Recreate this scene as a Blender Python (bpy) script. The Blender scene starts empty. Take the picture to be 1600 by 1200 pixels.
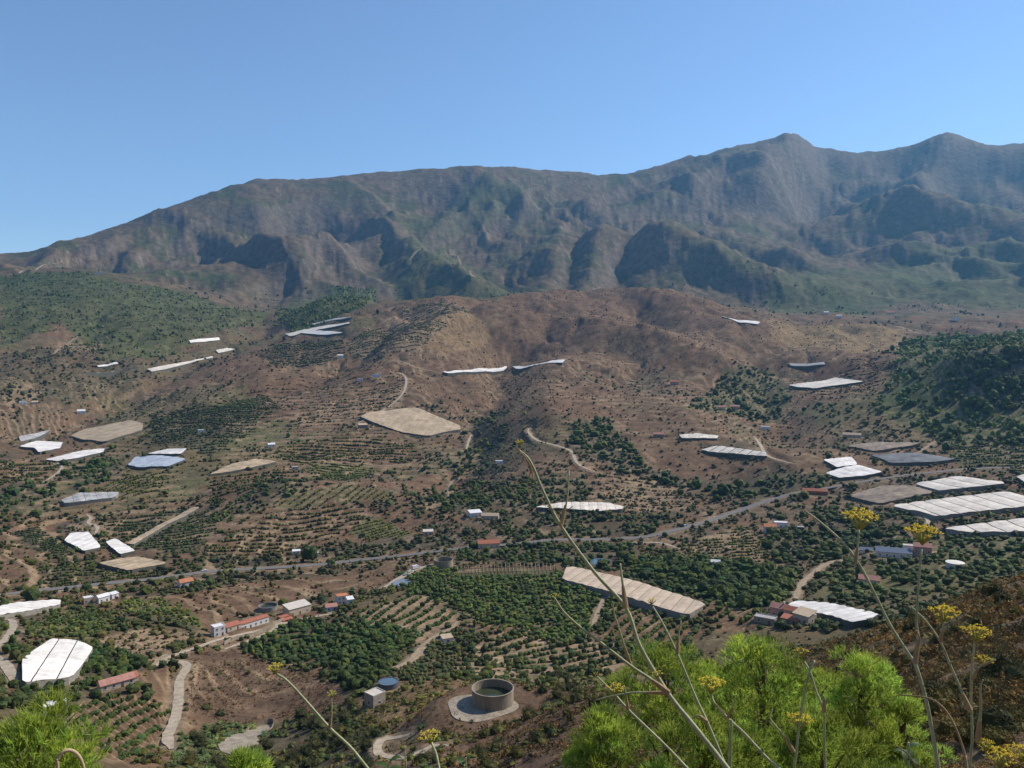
import bpy, bmesh, math, random
import numpy as np
from mathutils import Vector, Matrix

SC = bpy.context.scene
COL = SC.collection
R = math.radians
random.seed(7)
RNG = np.random.default_rng(11)

# ------------------------------------------------------------------ camera
FPX = 1256.0                       # focal length in pixels of the 1600 x 1200 photograph
PITCH = R(3.0)
cam_d = bpy.data.cameras.new('camera')
cam_d.sensor_width = 36.0
cam_d.lens = 36.0 * FPX / 1600.0
cam_d.clip_start = 0.05
cam_d.clip_end = 60000.0
cam = bpy.data.objects.new('camera', cam_d)
COL.objects.link(cam)
cam.location = (0, 0, 0)
cam.rotation_euler = (R(90) - PITCH, 0, 0)
SC.camera = cam

# ------------------------------------------------------------------ sky, sun, exposure
SUN_AZ, SUN_EL = R(64), R(42)       # azimuth measured from +Y (straight ahead) towards +X (to the right)
world = bpy.data.worlds.new('World')
SC.world = world
world.use_nodes = True
wn = world.node_tree
bg = wn.nodes['Background']
sky = wn.nodes.new('ShaderNodeTexSky')
sky.sky_type = 'NISHITA'
sky.sun_disc = False
sky.sun_elevation = SUN_EL
sky.sun_rotation = SUN_AZ
sky.altitude = 300
sky.air_density = 0.9
sky.dust_density = 0.0
sky.ozone_density = 3.6
wn.links.new(sky.outputs[0], bg.inputs[0])
bg.inputs[1].default_value = 0.15
sun_d = bpy.data.lights.new('sun', 'SUN')
sun_d.energy = 4.9
sun_d.angle = R(0.55)
sun_d.color = (1.0, 0.93, 0.83)
sun = bpy.data.objects.new('sun', sun_d)
COL.objects.link(sun)
SUN_DIR = Vector((math.cos(SUN_EL) * math.sin(SUN_AZ), math.cos(SUN_EL) * math.cos(SUN_AZ), math.sin(SUN_EL)))
sun.rotation_euler = SUN_DIR.to_track_quat('Z', 'Y').to_euler()
SC.view_settings.view_transform = 'Standard'
SC.view_settings.look = 'None'
SC.view_settings.gamma = 1.0
SC.view_settings.exposure = 0.12
SC.view_settings.use_curve_mapping = False
SC.cycles.max_bounces = 6
SC.cycles.volume_bounces = 0
SC.cycles.transparent_max_bounces = 6

# ------------------------------------------------------------------ noise (numpy)
def _hash(ix, iy, seed):
    h = (ix.astype(np.int64) * 374761393 + iy.astype(np.int64) * 668265263 + seed * 1442695041) & 0xFFFFFFFF
    h = ((h ^ (h >> 13)) * 1274126177) & 0xFFFFFFFF
    return h ^ (h >> 16)

def noise2(x, y, seed=0):
    """gradient noise, about -0.7 .. 0.7"""
    x = np.asarray(x, float); y = np.asarray(y, float)
    x0 = np.floor(x); y0 = np.floor(y)
    fx = x - x0; fy = y - y0
    x0 = x0.astype(np.int64); y0 = y0.astype(np.int64)
    u = fx * fx * fx * (fx * (fx * 6 - 15) + 10); v = fy * fy * fy * (fy * (fy * 6 - 15) + 10)
    def g(ix, iy, dx, dy):
        a = _hash(ix, iy, seed) * (2 * math.pi / 4294967296.0)
        return np.cos(a) * dx + np.sin(a) * dy
    a = g(x0, y0, fx, fy); b = g(x0 + 1, y0, fx - 1, fy)
    c = g(x0, y0 + 1, fx, fy - 1); d = g(x0 + 1, y0 + 1, fx - 1, fy - 1)
    return (a + (b - a) * u) + ((c + (d - c) * u) - (a + (b - a) * u)) * v

def fbm(x, y, octaves=4, seed=0, gain=0.5, lac=2.03):
    s = 0.0; amp = 1.0
    for i in range(octaves):
        s = s + amp * noise2(x, y, seed + i * 17)
        x = x * lac + 13.7; y = y * lac - 7.3
        amp *= gain
    return s

def ridged(x, y, octaves=4, seed=0, gain=0.5):
    s = 0.0; amp = 1.0; w = 1.0
    for i in range(octaves):
        n = 1.0 - np.abs(noise2(x, y, seed + i * 31)) * 1.9
        n = n * n
        s = s + amp * n * w
        w = np.clip(n * 1.3, 0, 1)
        x = x * 2.07 + 5.1; y = y * 2.07 + 9.2
        amp *= gain
    return s

def sstep(a, b, x):
    t = np.clip((x - a) / (b - a), 0, 1)
    return t * t * (3 - 2 * t)

# ------------------------------------------------------------------ pixel <-> direction helpers
CP, SP = math.cos(PITCH), math.sin(PITCH)
def pix_dir(px, py):
    """world direction of a point of the photograph (1600 x 1200): x right, y ahead, z up"""
    u = (px - 800.0) / FPX; v = (600.0 - py) / FPX
    return u, CP + SP * v, -SP + CP * v
def pix_azt(px, py):
    x, y, z = pix_dir(px, py)
    return math.atan2(x, y), z / math.hypot(x, y)
def project(x, y, z):
    """world -> photograph pixels"""
    f = y * CP - z * SP; up = y * SP + z * CP
    f = np.maximum(f, 1e-3)
    return 800 + FPX * x / f, 600 - FPX * up / f

# ------------------------------------------------------------------ terrain: surveyed profiles
# for each bearing a list of (distance in metres, photo row) or ('z', distance, height)
NEAR = [('z', .3, -1.66), ('z', 1.5, -2.1), ('z', 6, -5.6), ('z', 15, -12.5), ('z', 40, -31), ('z', 100, -70)]
PROF = {
 -300: NEAR + [(250, 1240), (360, 1130), (430, 1050), (530, 1000), (620, 955), (700, 930), (880, 860), (1080, 790), (1300, 710), (1550, 650), (1800, 605), (2200, 550), (2800, 495), (3600, 440), ('z', 4000, 180), (4800, 440), ('z', 7000, 300), ('z', 9800, 200)],
 0: NEAR + [(250, 1230), (360, 1112), (430, 1040), (530, 990), (620, 950), (700, 924), (880, 850), (1080, 780), (1300, 702), (1550, 640), (1800, 592), (2200, 540), (2800, 482), (3500, 425), (3750, 408), ('z', 4100, 340), (4900, 392), ('z', 7000, 300), ('z', 9800, 200)],
 130: NEAR + [(270, 1225), (370, 1112), (440, 1040), (530, 988), (620, 945), (715, 912), (800, 880), (900, 845), (1080, 785), (1250, 730), (1420, 675), (1650, 625), (1900, 575), (2250, 535), (2700, 480), (3300, 415), (3500, 402), ('z', 3900, 330), (4900, 368), ('z', 7000, 350), ('z', 9800, 200)],
 280: NEAR + [(290, 1222), (380, 1130), (440, 1060), (510, 1000), (610, 940), (715, 900), (800, 868), (920, 820), (1100, 765), (1250, 715), (1450, 660), (1700, 610), (1950, 565), (2250, 532), (2600, 500), (3100, 450), (3300, 440), ('z', 3550, 180), (3900, 405), (4150, 385), ('z', 4450, 470), (5200, 318), ('z', 7000, 450), ('z', 9800, 200)],
 420: NEAR + [(290, 1222), (360, 1160), (420, 1090), (490, 1025), (560, 970), (680, 912), (750, 885), (860, 838), (1000, 775), (1200, 715), (1400, 660), (1650, 605), (1900, 565), (2200, 528), (2500, 508), (2750, 500), ('z', 2950, 60), (3400, 470), (3900, 400), (4200, 352), ('z', 4550, 560), (5500, 280), ('z', 7200, 550), ('z', 9800, 200)],
 520: NEAR + [(240, 1222), (310, 1150), (380, 1085), (450, 1040), (530, 985), (640, 925), (745, 880), (860, 835), (1000, 770), (1200, 708), (1400, 655), (1650, 605), (1900, 565), (2200, 520), (2500, 470), (2700, 447), ('z', 3000, 120), (3500, 455), (3900, 400), (4300, 365), ('z', 4700, 580), (5500, 276), ('z', 7200, 550), ('z', 9800, 200)],
 640: NEAR + [(185, 1222), (250, 1150), (310, 1090), (360, 1055), (430, 1020), (520, 970), (620, 908), (740, 868), (870, 820), (1050, 760), (1250, 705), (1400, 665), (1520, 632), (1700, 590), (1950, 545), (2250, 490), (2450, 462), ('z', 2800, 90), (3300, 462), (3650, 400), ('z', 3950, 360), (4500, 362), (4750, 340), ('z', 5000, 680), (5700, 266), ('z', 7200, 600), ('z', 9800, 300)],
 780: NEAR + [(170, 1222), (215, 1160), (262, 1108), (300, 1088), (370, 1055), (420, 1030), (500, 970), (630, 892), (740, 852), (860, 795), (1020, 735), (1200, 680), (1400, 630), (1650, 580), (1850, 552), (2200, 495), (2500, 462), ('z', 2900, 80), (3300, 462), (3550, 432), ('z', 3750, 270), (4100, 380), (4300, 352), ('z', 4600, 590), (5200, 300), (5800, 259), ('z', 7200, 650), ('z', 9800, 400)],
 900: NEAR + [(150, 1222), (185, 1140), (230, 1080), (258, 1058), ('z', 330, -152), (400, 1040), (480, 980), (620, 895), (740, 848), (860, 790), (1020, 730), (1200, 672), (1400, 620), (1650, 574), (1900, 542), (2200, 500), (2600, 450), ('z', 3000, 70), (3300, 452), (3550, 415), (3850, 360), (4050, 340), ('z', 4400, 570), (5100, 310), (5900, 268), ('z', 7200, 700), ('z', 9800, 500)],
 1040: NEAR + [(140, 1200), (180, 1110), (210, 1080), ('z', 300, -145), (420, 1020), (500, 960), (650, 890), (760, 840), (870, 800), (1020, 745), (1180, 690), (1400, 625), (1650, 578), (1900, 540), (2200, 495), (2600, 452), ('z', 3000, 80), (3300, 462), (3600, 410), (3950, 355), (4100, 345), ('z', 4500, 540), (5000, 345), (5600, 300), (6400, 255), ('z', 7400, 800), ('z', 9800, 600)],
 1200: NEAR + [(130, 1150), (190, 1060), (230, 1015), ('z', 320, -135), (430, 985), (520, 935), (660, 880), (770, 835), (880, 795), (1020, 740), (1180, 690), (1400, 630), (1650, 582), (1900, 540), (2200, 508), (2500, 497), (2900, 488), ('z', 3150, 95), (3450, 440), (3750, 402), ('z', 4100, 390), (4700, 372), (5000, 340), ('z', 5300, 720), (6000, 290), (7000, 218), ('z', 8200, 1200), ('z', 9800, 900)],
 1320: NEAR[:5] + [(90, 1170), (130, 1060), (180, 1000), (205, 982), ('z', 300, -128), (440, 965), (540, 920), (680, 868), (780, 830), (890, 790), (1000, 745), (1150, 700), (1350, 650), (1600, 592), (1850, 552), (2150, 520), (2500, 505), (2900, 492), ('z', 3150, 95), (3500, 455), (4100, 415), (4400, 400), ('z', 4650, 450), (5200, 350), (5400, 342), ('z', 5900, 640), (6500, 300), (7200, 236), ('z', 8200, 1200), ('z', 9800, 900)],
 1440: NEAR[:4] + [(45, 1245), (80, 1100), (130, 1005), (165, 962), (178, 952), ('z', 280, -110), (480, 930), (560, 905), (700, 855), (790, 820), (900, 780), (1010, 740), (1150, 700), (1320, 655), (1500, 600), (1700, 555), (1850, 532), ('z', 2100, -20), (2500, 508), (2900, 495), ('z', 3150, 95), (3450, 455), (3700, 425), ('z', 3950, 320), (4400, 390), (5000, 345), (5400, 318), ('z', 6000, 680), (6700, 290), (7400, 220), ('z', 8400, 1300), ('z', 9800, 900)],
 1540: NEAR[:4] + [(42, 1230), (80, 1065), (130, 965), (165, 925), (178, 915), ('z', 290, -110), (520, 905), (580, 890), (700, 850), (790, 815), (900, 775), (1010, 735), (1150, 700), (1280, 665), (1360, 620), (1440, 562), (1500, 556), (1800, 525), ('z', 2100, -10), (2500, 510), (2900, 498), ('z', 3150, 80), (3400, 455), (3600, 425), ('z', 3850, 290), (4300, 400), (5000, 365), (5300, 348), ('z', 5900, 640), (6700, 300), (7400, 226), ('z', 8400, 1300), ('z', 9800, 900)],
 1620: NEAR[:4] + [(40, 1220), (80, 1040), (130, 935), (160, 897), (175, 888), ('z', 290, -105), (540, 885), (600, 872), (700, 845), (790, 815), (900, 770), (1010, 730), (1150, 698), (1280, 660), (1360, 610), (1450, 555), (1520, 545), (1800, 520), ('z', 2100, 0), (2500, 512), (2900, 500), ('z', 3150, 80), (3500, 450), (4200, 405), (5000, 370), (5600, 340), ('z', 6200, 740), (7400, 220), ('z', 8400, 1300), ('z', 9800, 900)],
 1900: NEAR[:4] + [(40, 1200), (80, 990), (130, 880), (160, 840), (175, 832), ('z', 290, -95), (540, 870), (600, 860), (700, 835), (790, 810), (900, 770), (1010, 730), (1150, 690), (1280, 650), (1360, 600), (1450, 545), (1520, 535), (1800, 515), ('z', 2100, 10), (2500, 505), (2900, 490), ('z', 3150, 90), (3500, 440), (4200, 400), (5000, 360), (5600, 330), ('z', 6200, 760), (7400, 225), ('z', 8400, 1300), ('z', 9800, 900)],
}
SKY_X = [-400, -250, -100, 0, 40, 75, 110, 150, 200, 250, 300, 350, 385, 410, 450, 500, 550, 590, 640, 700, 770, 810, 850, 900, 940, 970, 990, 1020, 1060, 1100, 1150, 1170, 1200, 1225, 1250, 1290, 1320, 1360, 1400, 1430, 1455, 1475, 1500, 1530, 1560, 1580, 1600, 1700, 1800, 2000]
SKY_Y = [450, 430, 405, 390, 389, 388, 375, 360, 346, 330, 311, 294, 283, 280, 282, 279, 274, 268, 266, 261, 259, 263, 266, 268, 272, 275, 268, 260, 248, 240, 225, 220, 219, 213, 217, 233, 237, 239, 232, 220, 212, 210, 219, 223, 230, 225, 222, 215, 240, 260]

def make_rows():
    r = [0.3]
    while r[-1] < 9800:
        d = r[-1]
        k = .14 if d < 22 else .06 if d < 60 else .0125 if d < 250 else .0056 if d < 3000 else .0085 if d < 6000 else .013
        r.append(d * (1 + k))
    return np.array(r)
ROWS = make_rows()
_dense = np.linspace(R(-36.5), R(36.5), 710)
_l = np.linspace(R(-180), R(-37), 50); _r = np.linspace(R(37), R(180), 50)
AZ = np.concatenate([_l, _dense, _r])
NR, NA = len(ROWS), len(AZ)
LR = np.log(ROWS)

def build_heights():
    pxs = sorted(PROF)
    azs = []; H = []
    for px in pxs:
        az, _ = pix_azt(px, 534)
        ds, zs = [], []
        for e in PROF[px]:
            if e[0] == 'z':
                ds.append(e[1]); zs.append(e[2])
            else:
                _, t = pix_azt(px, e[1])
                ds.append(e[0]); zs.append(t * e[0])
        azs.append(az)
        t = np.interp(LR, np.log(ds), np.array(zs) / np.array(ds))     # slope angle along the bearing
        H.append(t)
    H = np.array(H)
    T = np.empty((NR, NA))
    for i in range(NR):
        T[i] = np.interp(AZ, azs, H[:, i])
    # round off creases: along rows and across bearings
    def smooth(A, k, axis):
        x = np.arange(-3 * k, 3 * k + 1); w = np.exp(-.5 * (x / k) ** 2); w /= w.sum()
        P = np.pad(A, [(3 * k, 3 * k) if a == axis else (0, 0) for a in (0, 1)], mode='edge')
        out = np.zeros_like(A)
        for j, ww in enumerate(w):
            sl = [slice(None), slice(None)]; sl[axis] = slice(j, j + A.shape[axis])
            out += ww * P[tuple(sl)]
        return out
    T2 = smooth(smooth(T, 22, 1), 7, 0); T3 = smooth(smooth(T, 13, 1), 3, 0)
    fw = sstep(2900, 3300, ROWS)[:, None]; T2 = T2 * (1 - fw) + T3 * fw
    near = sstep(30, 120, ROWS)[:, None]
    T = T * (1 - near) + T2 * near
    Z = T * ROWS[:, None]
    return Z, smooth
Z, smooth = build_heights()
X = ROWS[:, None] * np.sin(AZ)[None, :]
Y = ROWS[:, None] * np.cos(AZ)[None, :]
RR = np.repeat(ROWS[:, None], NA, 1)
# behind the viewpoint the hillside goes on rising
_back = sstep(R(60), R(110), np.abs(AZ))[None, :]
Z = Z * (1 - _back) + _back * (-1.66 + np.minimum(RR, 900) * .32 + .04 * RR)

# relief: gullies and knolls of the valley, ridges and ravines of the mountains
v_mask = sstep(250, 700, RR) * (1 - sstep(2700, 3300, RR))
Z += v_mask * (fbm(X / 210, Y / 260, 4, 3) * 11 * sstep(300, 1500, RR) + fbm(X / 70, Y / 80, 3, 5) * 2.2)
hill = sstep(1300, 1800, RR) * (1 - sstep(2700, 3100, RR))
Z -= hill * (ridged(X / 330 + .3, Y / 520, 3, 41) - .9) * 17
Z += hill * (fbm(X / 70, Y / 110, 3, 43) * 5 - np.maximum(ridged(X / 120 + 4, Y / 230, 3, 45) - 1.0, 0) * 9)
Z += sstep(18, 40, RR) * (1 - sstep(60, 120, RR)) * fbm(X / 9, Y / 9, 4, 8) * .7
Z += sstep(60, 120, RR) * (1 - sstep(250, 330, RR)) * fbm(X / 16, Y / 16, 4, 9) * 1.5
m_mask = sstep(2900, 3700, RR)
wx = X + 180 * fbm(X / 900, Y / 900, 2, 61); wy = Y + 180 * fbm(X / 900, Y / 900, 2, 62)
rg = ridged(wx / 760, wy / 980, 5, 71, .5)
_crest = np.interp(AZ, [pix_azt(p, 480)[0] for p in (-300, 420, 900, 1040, 1200, 1440, 1900)], [4900, 5500, 5900, 6400, 7000, 7400, 7400])[None, :]
m_amp = m_mask * (.35 + .65 * (1 - sstep(-900, -100, RR - _crest)))
u1 = (wx * .80 + wy * .60); v1 = (-wx * .60 + wy * .80)
u2 = (wx * .86 - wy * .51); v2 = (wx * .51 + wy * .86)
big = np.maximum(ridged(u1 / 950, v1 / 2600, 3, 87, .45), ridged(u2 / 1100 + .5, v2 / 2800, 3, 91, .45))
low = .45 + .55 * sstep(3700, 4600, RR)
Z += m_amp * ((big - 1.35) * 120 * low + (rg - 1.1) * 34 + fbm(X / 1400, Y / 1400, 3, 73) * 40 + (ridged(wx / 240, wy / 330, 4, 79, .5) - .9) * 22 * low + (ridged(wx / 75, wy / 95, 3, 85) - .9) * 7)

# named spurs and ravines: (polyline of (photo x, distance), height, half width)
def poly_field(pts, width):
    P = []
    for px, d in pts:
        az, _ = pix_azt(px, 480)
        P.append((d * math.sin(az), d * math.cos(az)))
    best = np.full(X.shape, 1e9)
    for (x0, y0), (x1, y1) in zip(P[:-1], P[1:]):
        dx, dy = x1 - x0, y1 - y0
        t = np.clip(((X - x0) * dx + (Y - y0) * dy) / (dx * dx + dy * dy), 0, 1)
        best = np.minimum(best, np.hypot(X - x0 - t * dx, Y - y0 - t * dy))
    return np.exp(-(best / width) ** 1.5)
SPURS = [
 ([(408, 4900), (420, 4300), (455, 3900), (530, 3500)], 75, 110),
 ([(470, 4400), (530, 3950), (600, 3600)], 60, 80),
 ([(375, 4500), (395, 4000), (430, 3600)], -35, 90),
 ([(560, 4300), (600, 3800), (640, 3400)], -35, 90),
 ([(640, 4200), (690, 3700), (740, 3350)], 80, 130),
 ([(845, 4200), (868, 3800), (855, 3400)], 22, 60),
 ([(905, 4300), (893, 3800), (878, 3400)], -45, 60),
 ([(940, 4300), (928, 3850), (915, 3400)], 25, 60),
 ([(1005, 4300), (975, 3850), (950, 3350)], -70, 80),
 ([(1010, 4500), (1060, 4100), (1130, 3800), (1215, 3550)], 70, 140),
 ([(1235, 6900), (1210, 6200), (1180, 5600)], 160, 170),
 ([(1290, 6800), (1275, 6200), (1260, 5600)], -130, 150),
 ([(1475, 7300), (1440, 6500), (1420, 6100)], 160, 200),
 ([(860, 2160), (930, 2020), (1000, 1880), (1140, 1650)], 46, 85),
 ([(760, 2200), (710, 2050), (650, 1900)], 24, 85),
 ([(870, 2200), (845, 2000), (800, 1850)], -26, 55),
 ([(1090, 2350), (1180, 2050), (1230, 1800)], 26, 90),
 ([(960, 2550), (1010, 2250), (1060, 2050)], -22, 70),
 ([(690, 2350), (700, 2050), (640, 1800)], 26, 110),
 ([(800, 1950), (765, 1780), (785, 1550), (735, 1350), (755, 1180), (690, 1000)], -26, 55),
 ([(860, 1700), (850, 1450), (860, 1250)], 16, 60),
 ([(1240, 2000), (1190, 1600), (1230, 1250)], -26, 80),
 ([(440, 2600), (380, 2250), (250, 1850), (60, 1500)], -30, 110),
 ([(560, 2200), (610, 1650), (650, 1380)], 22, 110),
 ([(650, 960), (560, 1010), (430, 1000)], 14, 60),
 ([(420, 1700), (330, 1350), (230, 1080)], 16, 90),
 ([(1040, 1350), (1130, 1200), (1230, 1050)], 14, 70),
 ([(940, 2650), (1000, 2500)], 26, 170),
 ([(1490, 1480), (1570, 1440), (1680, 1450)], 30, 80),
 ([(1300, 5200), (1440, 5450), (1560, 5300)], 90, 260),
]
for pts, a, w in SPURS:
    Z += a * poly_field(pts, w)
# skyline heights follow the survey exactly
_skt = []
for a in AZ:
    px = 800 + FPX * math.tan(max(-1.0, min(1.0, a)))
    _skt.append(pix_azt(px, np.interp(px, SKY_X, SKY_Y))[1])
far_rows = np.where(ROWS > 4600)[0]
cur = (Z / RR)[far_rows].max(0)
dt = smooth((np.array(_skt) - cur)[None, :], 9, 1)[0]
Z += sstep(4300, 5400, RR) * dt[None, :] * RR * (np.abs(AZ) < R(60))[None, :]

Zs = Z.copy()
def sample(x, y, A=None):
    """ground height at x, y"""
    A = Z if A is None else A
    x = np.asarray(x, float); y = np.asarray(y, float)
    r = np.clip(np.hypot(x, y), ROWS[0], ROWS[-1] * .999); a = np.arctan2(x, y)
    fi = np.interp(np.log(r), LR, np.arange(NR)); fa = np.interp(a, AZ, np.arange(NA))
    i = np.minimum(fi.astype(int), NR - 2); j = np.minimum(fa.astype(int), NA - 2)
    u = fi - i; v = fa - j
    return (A[i, j] * (1 - u) + A[i + 1, j] * u) * (1 - v) + (A[i, j + 1] * (1 - u) + A[i + 1, j + 1] * u) * v

def ground(px, py, dmin=60.0, dmax=9700.0):
    """the place on the ground that the photograph shows at px, py"""
    az, t = pix_azt(px, py)
    fa = np.interp(az, AZ, np.arange(NA)); j = int(fa); v = fa - j
    prof = (Zs[:, j] * (1 - v) + Zs[:, j + 1] * v) / ROWS
    i0 = int(np.searchsorted(ROWS, dmin)); i1 = int(np.searchsorted(ROWS, dmax))
    hit = np.where(prof[i0:i1] >= t)[0]
    if len(hit) == 0:
        i = i0 + int(np.argmax(prof[i0:i1])); d = ROWS[i]
    else:
        i = i0 + int(hit[0])
        if i > i0:
            a, b = prof[i - 1] - t, prof[i] - t
            d = ROWS[i - 1] + (ROWS[i] - ROWS[i - 1]) * (-a / (b - a) if b != a else 0)
        else:
            d = ROWS[i]
    return Vector((d * math.sin(az), d * math.cos(az), d * t))

# ------------------------------------------------------------------ material and mesh helpers
def new_mat(name, color=(.5, .5, .5), rough=.8, noise=0.0, scale=1.0, attr=None, bump=0.0, bscale=None, rnd=0.0, transl=0.0, spec=.3, streak=None, metal=0.0):
    """procedural material: a base colour (or the mesh's own colour attribute) broken up by noise, with fine relief"""
    m = bpy.data.materials.new(name); m.use_nodes = True
    nt = m.node_tree; N = nt.nodes; L = nt.links
    b = N['Principled BSDF']; out = N['Material Output']
    b.inputs['Roughness'].default_value = rough
    b.inputs['Metallic'].default_value = metal
    b.inputs['Specular IOR Level'].default_value = spec
    tc = N.new('ShaderNodeTexCoord')
    if attr:
        a = N.new('ShaderNodeAttribute'); a.attribute_name = attr; col = a.outputs['Color']
    else:
        c = N.new('ShaderNodeRGB'); c.outputs[0].default_value = (*color, 1); col = c.outputs[0]
    def mul(col, fac, lo, hi):
        mr = N.new('ShaderNodeMapRange'); mr.inputs['To Min'].default_value = lo; mr.inputs['To Max'].default_value = hi
        mr.inputs['From Min'].default_value = .3; mr.inputs['From Max'].default_value = .7
        L.new(fac, mr.inputs['Value'])
        mx = N.new('ShaderNodeMix'); mx.data_type = 'RGBA'; mx.blend_type = 'MULTIPLY'; mx.inputs[0].default_value = 1
        L.new(col, mx.inputs[6]); L.new(mr.outputs[0], mx.inputs[7])
        return mx.outputs[2]
    if noise:
        for k, sc in enumerate((scale, scale * 4.7)):
            n = N.new('ShaderNodeTexNoise'); n.inputs['Scale'].default_value = sc; n.inputs['Detail'].default_value = 4
            if streak:
                mp = N.new('ShaderNodeMapping'); mp.inputs['Scale'].default_value = streak
                L.new(tc.outputs['Object'], mp.inputs[0]); L.new(mp.outputs[0], n.inputs['Vector'])
            else:
                L.new(tc.outputs['Object'], n.inputs['Vector'])
            col = mul(col, n.outputs['Fac'], 1 - noise, 1 + noise * .8)
    if rnd:
        oi = N.new('ShaderNodeObjectInfo'); mr = N.new('ShaderNodeMapRange')
        mr.inputs['To Min'].default_value = 1 - rnd; mr.inputs['To Max'].default_value = 1 + rnd
        L.new(oi.outputs['Random'], mr.inputs['Value'])
        mx = N.new('ShaderNodeMix'); mx.data_type = 'RGBA'; mx.blend_type = 'MULTIPLY'; mx.inputs[0].default_value = 1
        L.new(col, mx.inputs[6]); L.new(mr.outputs[0], mx.inputs[7]); col = mx.outputs[2]
    L.new(col, b.inputs['Base Color'])
    if bump:
        n = N.new('ShaderNodeTexNoise'); n.inputs['Scale'].default_value = bscale or scale * 3; n.inputs['Detail'].default_value = 5
        L.new(tc.outputs['Object'], n.inputs['Vector'])
        bp = N.new('ShaderNodeBump'); bp.inputs['Strength'].default_value = 1.0; bp.inputs['Distance'].default_value = bump
        L.new(n.outputs['Fac'], bp.inputs['Height']); L.new(bp.outputs[0], b.inputs['Normal'])
    if transl:
        t = N.new('ShaderNodeBsdfTranslucent'); L.new(col, t.inputs['Color'])
        ms = N.new('ShaderNodeMixShader'); ms.inputs[0].default_value = transl
        L.new(b.outputs[0], ms.inputs[1]); L.new(t.outputs[0], ms.inputs[2]); L.new(ms.outputs[0], out.inputs['Surface'])
    return m

def mesh_np(name, V, F, mat=None, smooth_sh=False, colors=None):
    """mesh from numpy arrays; F has constant polygon size"""
    me = bpy.data.meshes.new(name)
    V = np.asarray(V, np.float32); F = np.asarray(F, np.int32); k = F.shape[1]
    me.vertices.add(len(V)); me.vertices.foreach_set('co', V.ravel())
    me.loops.add(F.size); me.loops.foreach_set('vertex_index', F.ravel())
    me.polygons.add(len(F))
    me.polygons.foreach_set('loop_start', np.arange(0, F.size, k, dtype=np.int32))
    me.polygons.foreach_set('loop_total', np.full(len(F), k, np.int32))
    me.polygons.foreach_set('use_smooth', np.full(len(F), smooth_sh))
    if colors is not None:
        a = me.color_attributes.new('col', 'FLOAT_COLOR', 'POINT')
        c = np.ones((len(V), 4), np.float32); c[:, :3] = colors
        a.data.foreach_set('color', c.ravel())
    me.update(calc_edges=True)
    if mat: me.materials.append(mat)
    return me

def link(name, data, parent=None, loc=None, rotz=None, **props):
    o = bpy.data.objects.new(name, data); COL.objects.link(o)
    if parent is not None: o.parent = parent
    if loc is not None: o.location = loc
    if rotz is not None: o.rotation_euler = (0, 0, rotz)
    for k, v in props.items(): o[k] = v
    return o

class MB:
    """collects simple solids into one mesh"""
    def __init__(s): s.v = []; s.f = []
    def add(s, vs, fs):
        n = len(s.v); s.v += [tuple(v) for v in vs]; s.f += [tuple(i + n for i in f) for f in fs]
    def box(s, x0, x1, y0, y1, z0, z1):
        s.add([(x0, y0, z0), (x1, y0, z0), (x1, y1, z0), (x0, y1, z0), (x0, y0, z1), (x1, y0, z1), (x1, y1, z1), (x0, y1, z1)],
              [(3, 2, 1, 0), (4, 5, 6, 7), (0, 1, 5, 4), (1, 2, 6, 5), (2, 3, 7, 6), (3, 0, 4, 7)])
    def tube(s, pts, radii, n=6, cap=True):
        base = len(s.v); pts = [Vector(p) for p in pts]
        for i, p in enumerate(pts):
            d = (pts[min(i + 1, len(pts) - 1)] - pts[max(i - 1, 0)]).normalized()
            a = d.orthogonal().normalized() if i == 0 else (a - d * a.dot(d)).normalized()
            b = d.cross(a)
            for k in range(n):
                t = 2 * math.pi * k / n
                s.v.append(tuple(p + (a * math.cos(t) + b * math.sin(t)) * radii[i]))
        for i in range(len(pts) - 1):
            for k in range(n):
                s.f.append((base + i * n + k, base + i * n + (k + 1) % n, base + (i + 1) * n + (k + 1) % n, base + (i + 1) * n + k))
        if cap:
            s.f.append(tuple(base + k for k in reversed(range(n))))
            s.f.append(tuple(base + (len(pts) - 1) * n + k for k in range(n)))
    def lathe(s, prof, n=40, close=False):
        base = len(s.v)
        for r, z in prof:
            for k in range(n):
                t = 2 * math.pi * k / n; s.v.append((r * math.cos(t), r * math.sin(t), z))
        m = len(prof)
        for i in range(m if close else m - 1):
            j = (i + 1) % m
            for k in range(n):
                s.f.append((base + i * n + k, base + i * n + (k + 1) % n, base + j * n + (k + 1) % n, base + j * n + k))
    def disc(s, r, z, n=40):
        base = len(s.v)
        s.v += [(r * math.cos(2 * math.pi * k / n), r * math.sin(2 * math.pi * k / n), z) for k in range(n)]
        s.f.append(tuple(range(base, base + n)))
    def mesh(s, name, mat, smooth_sh=False):
        me = bpy.data.meshes.new(name); me.from_pydata(s.v, [], s.f); me.update()
        if smooth_sh: me.polygons.foreach_set('use_smooth', [True] * len(me.polygons))
        if mat: me.materials.append(mat)
        return me
    def build(s, name, mat, parent=None, smooth_sh=False, **props):
        return link(name, s.mesh(name, mat, smooth_sh), parent, **props)

def thing(name, loc, label, cat, group=None, rotz=0):
    o = link(name, None, None, loc, rotz, label=label, category=cat)
    o.empty_display_size = 1
    if group: o['group'] = group
    return o

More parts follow.
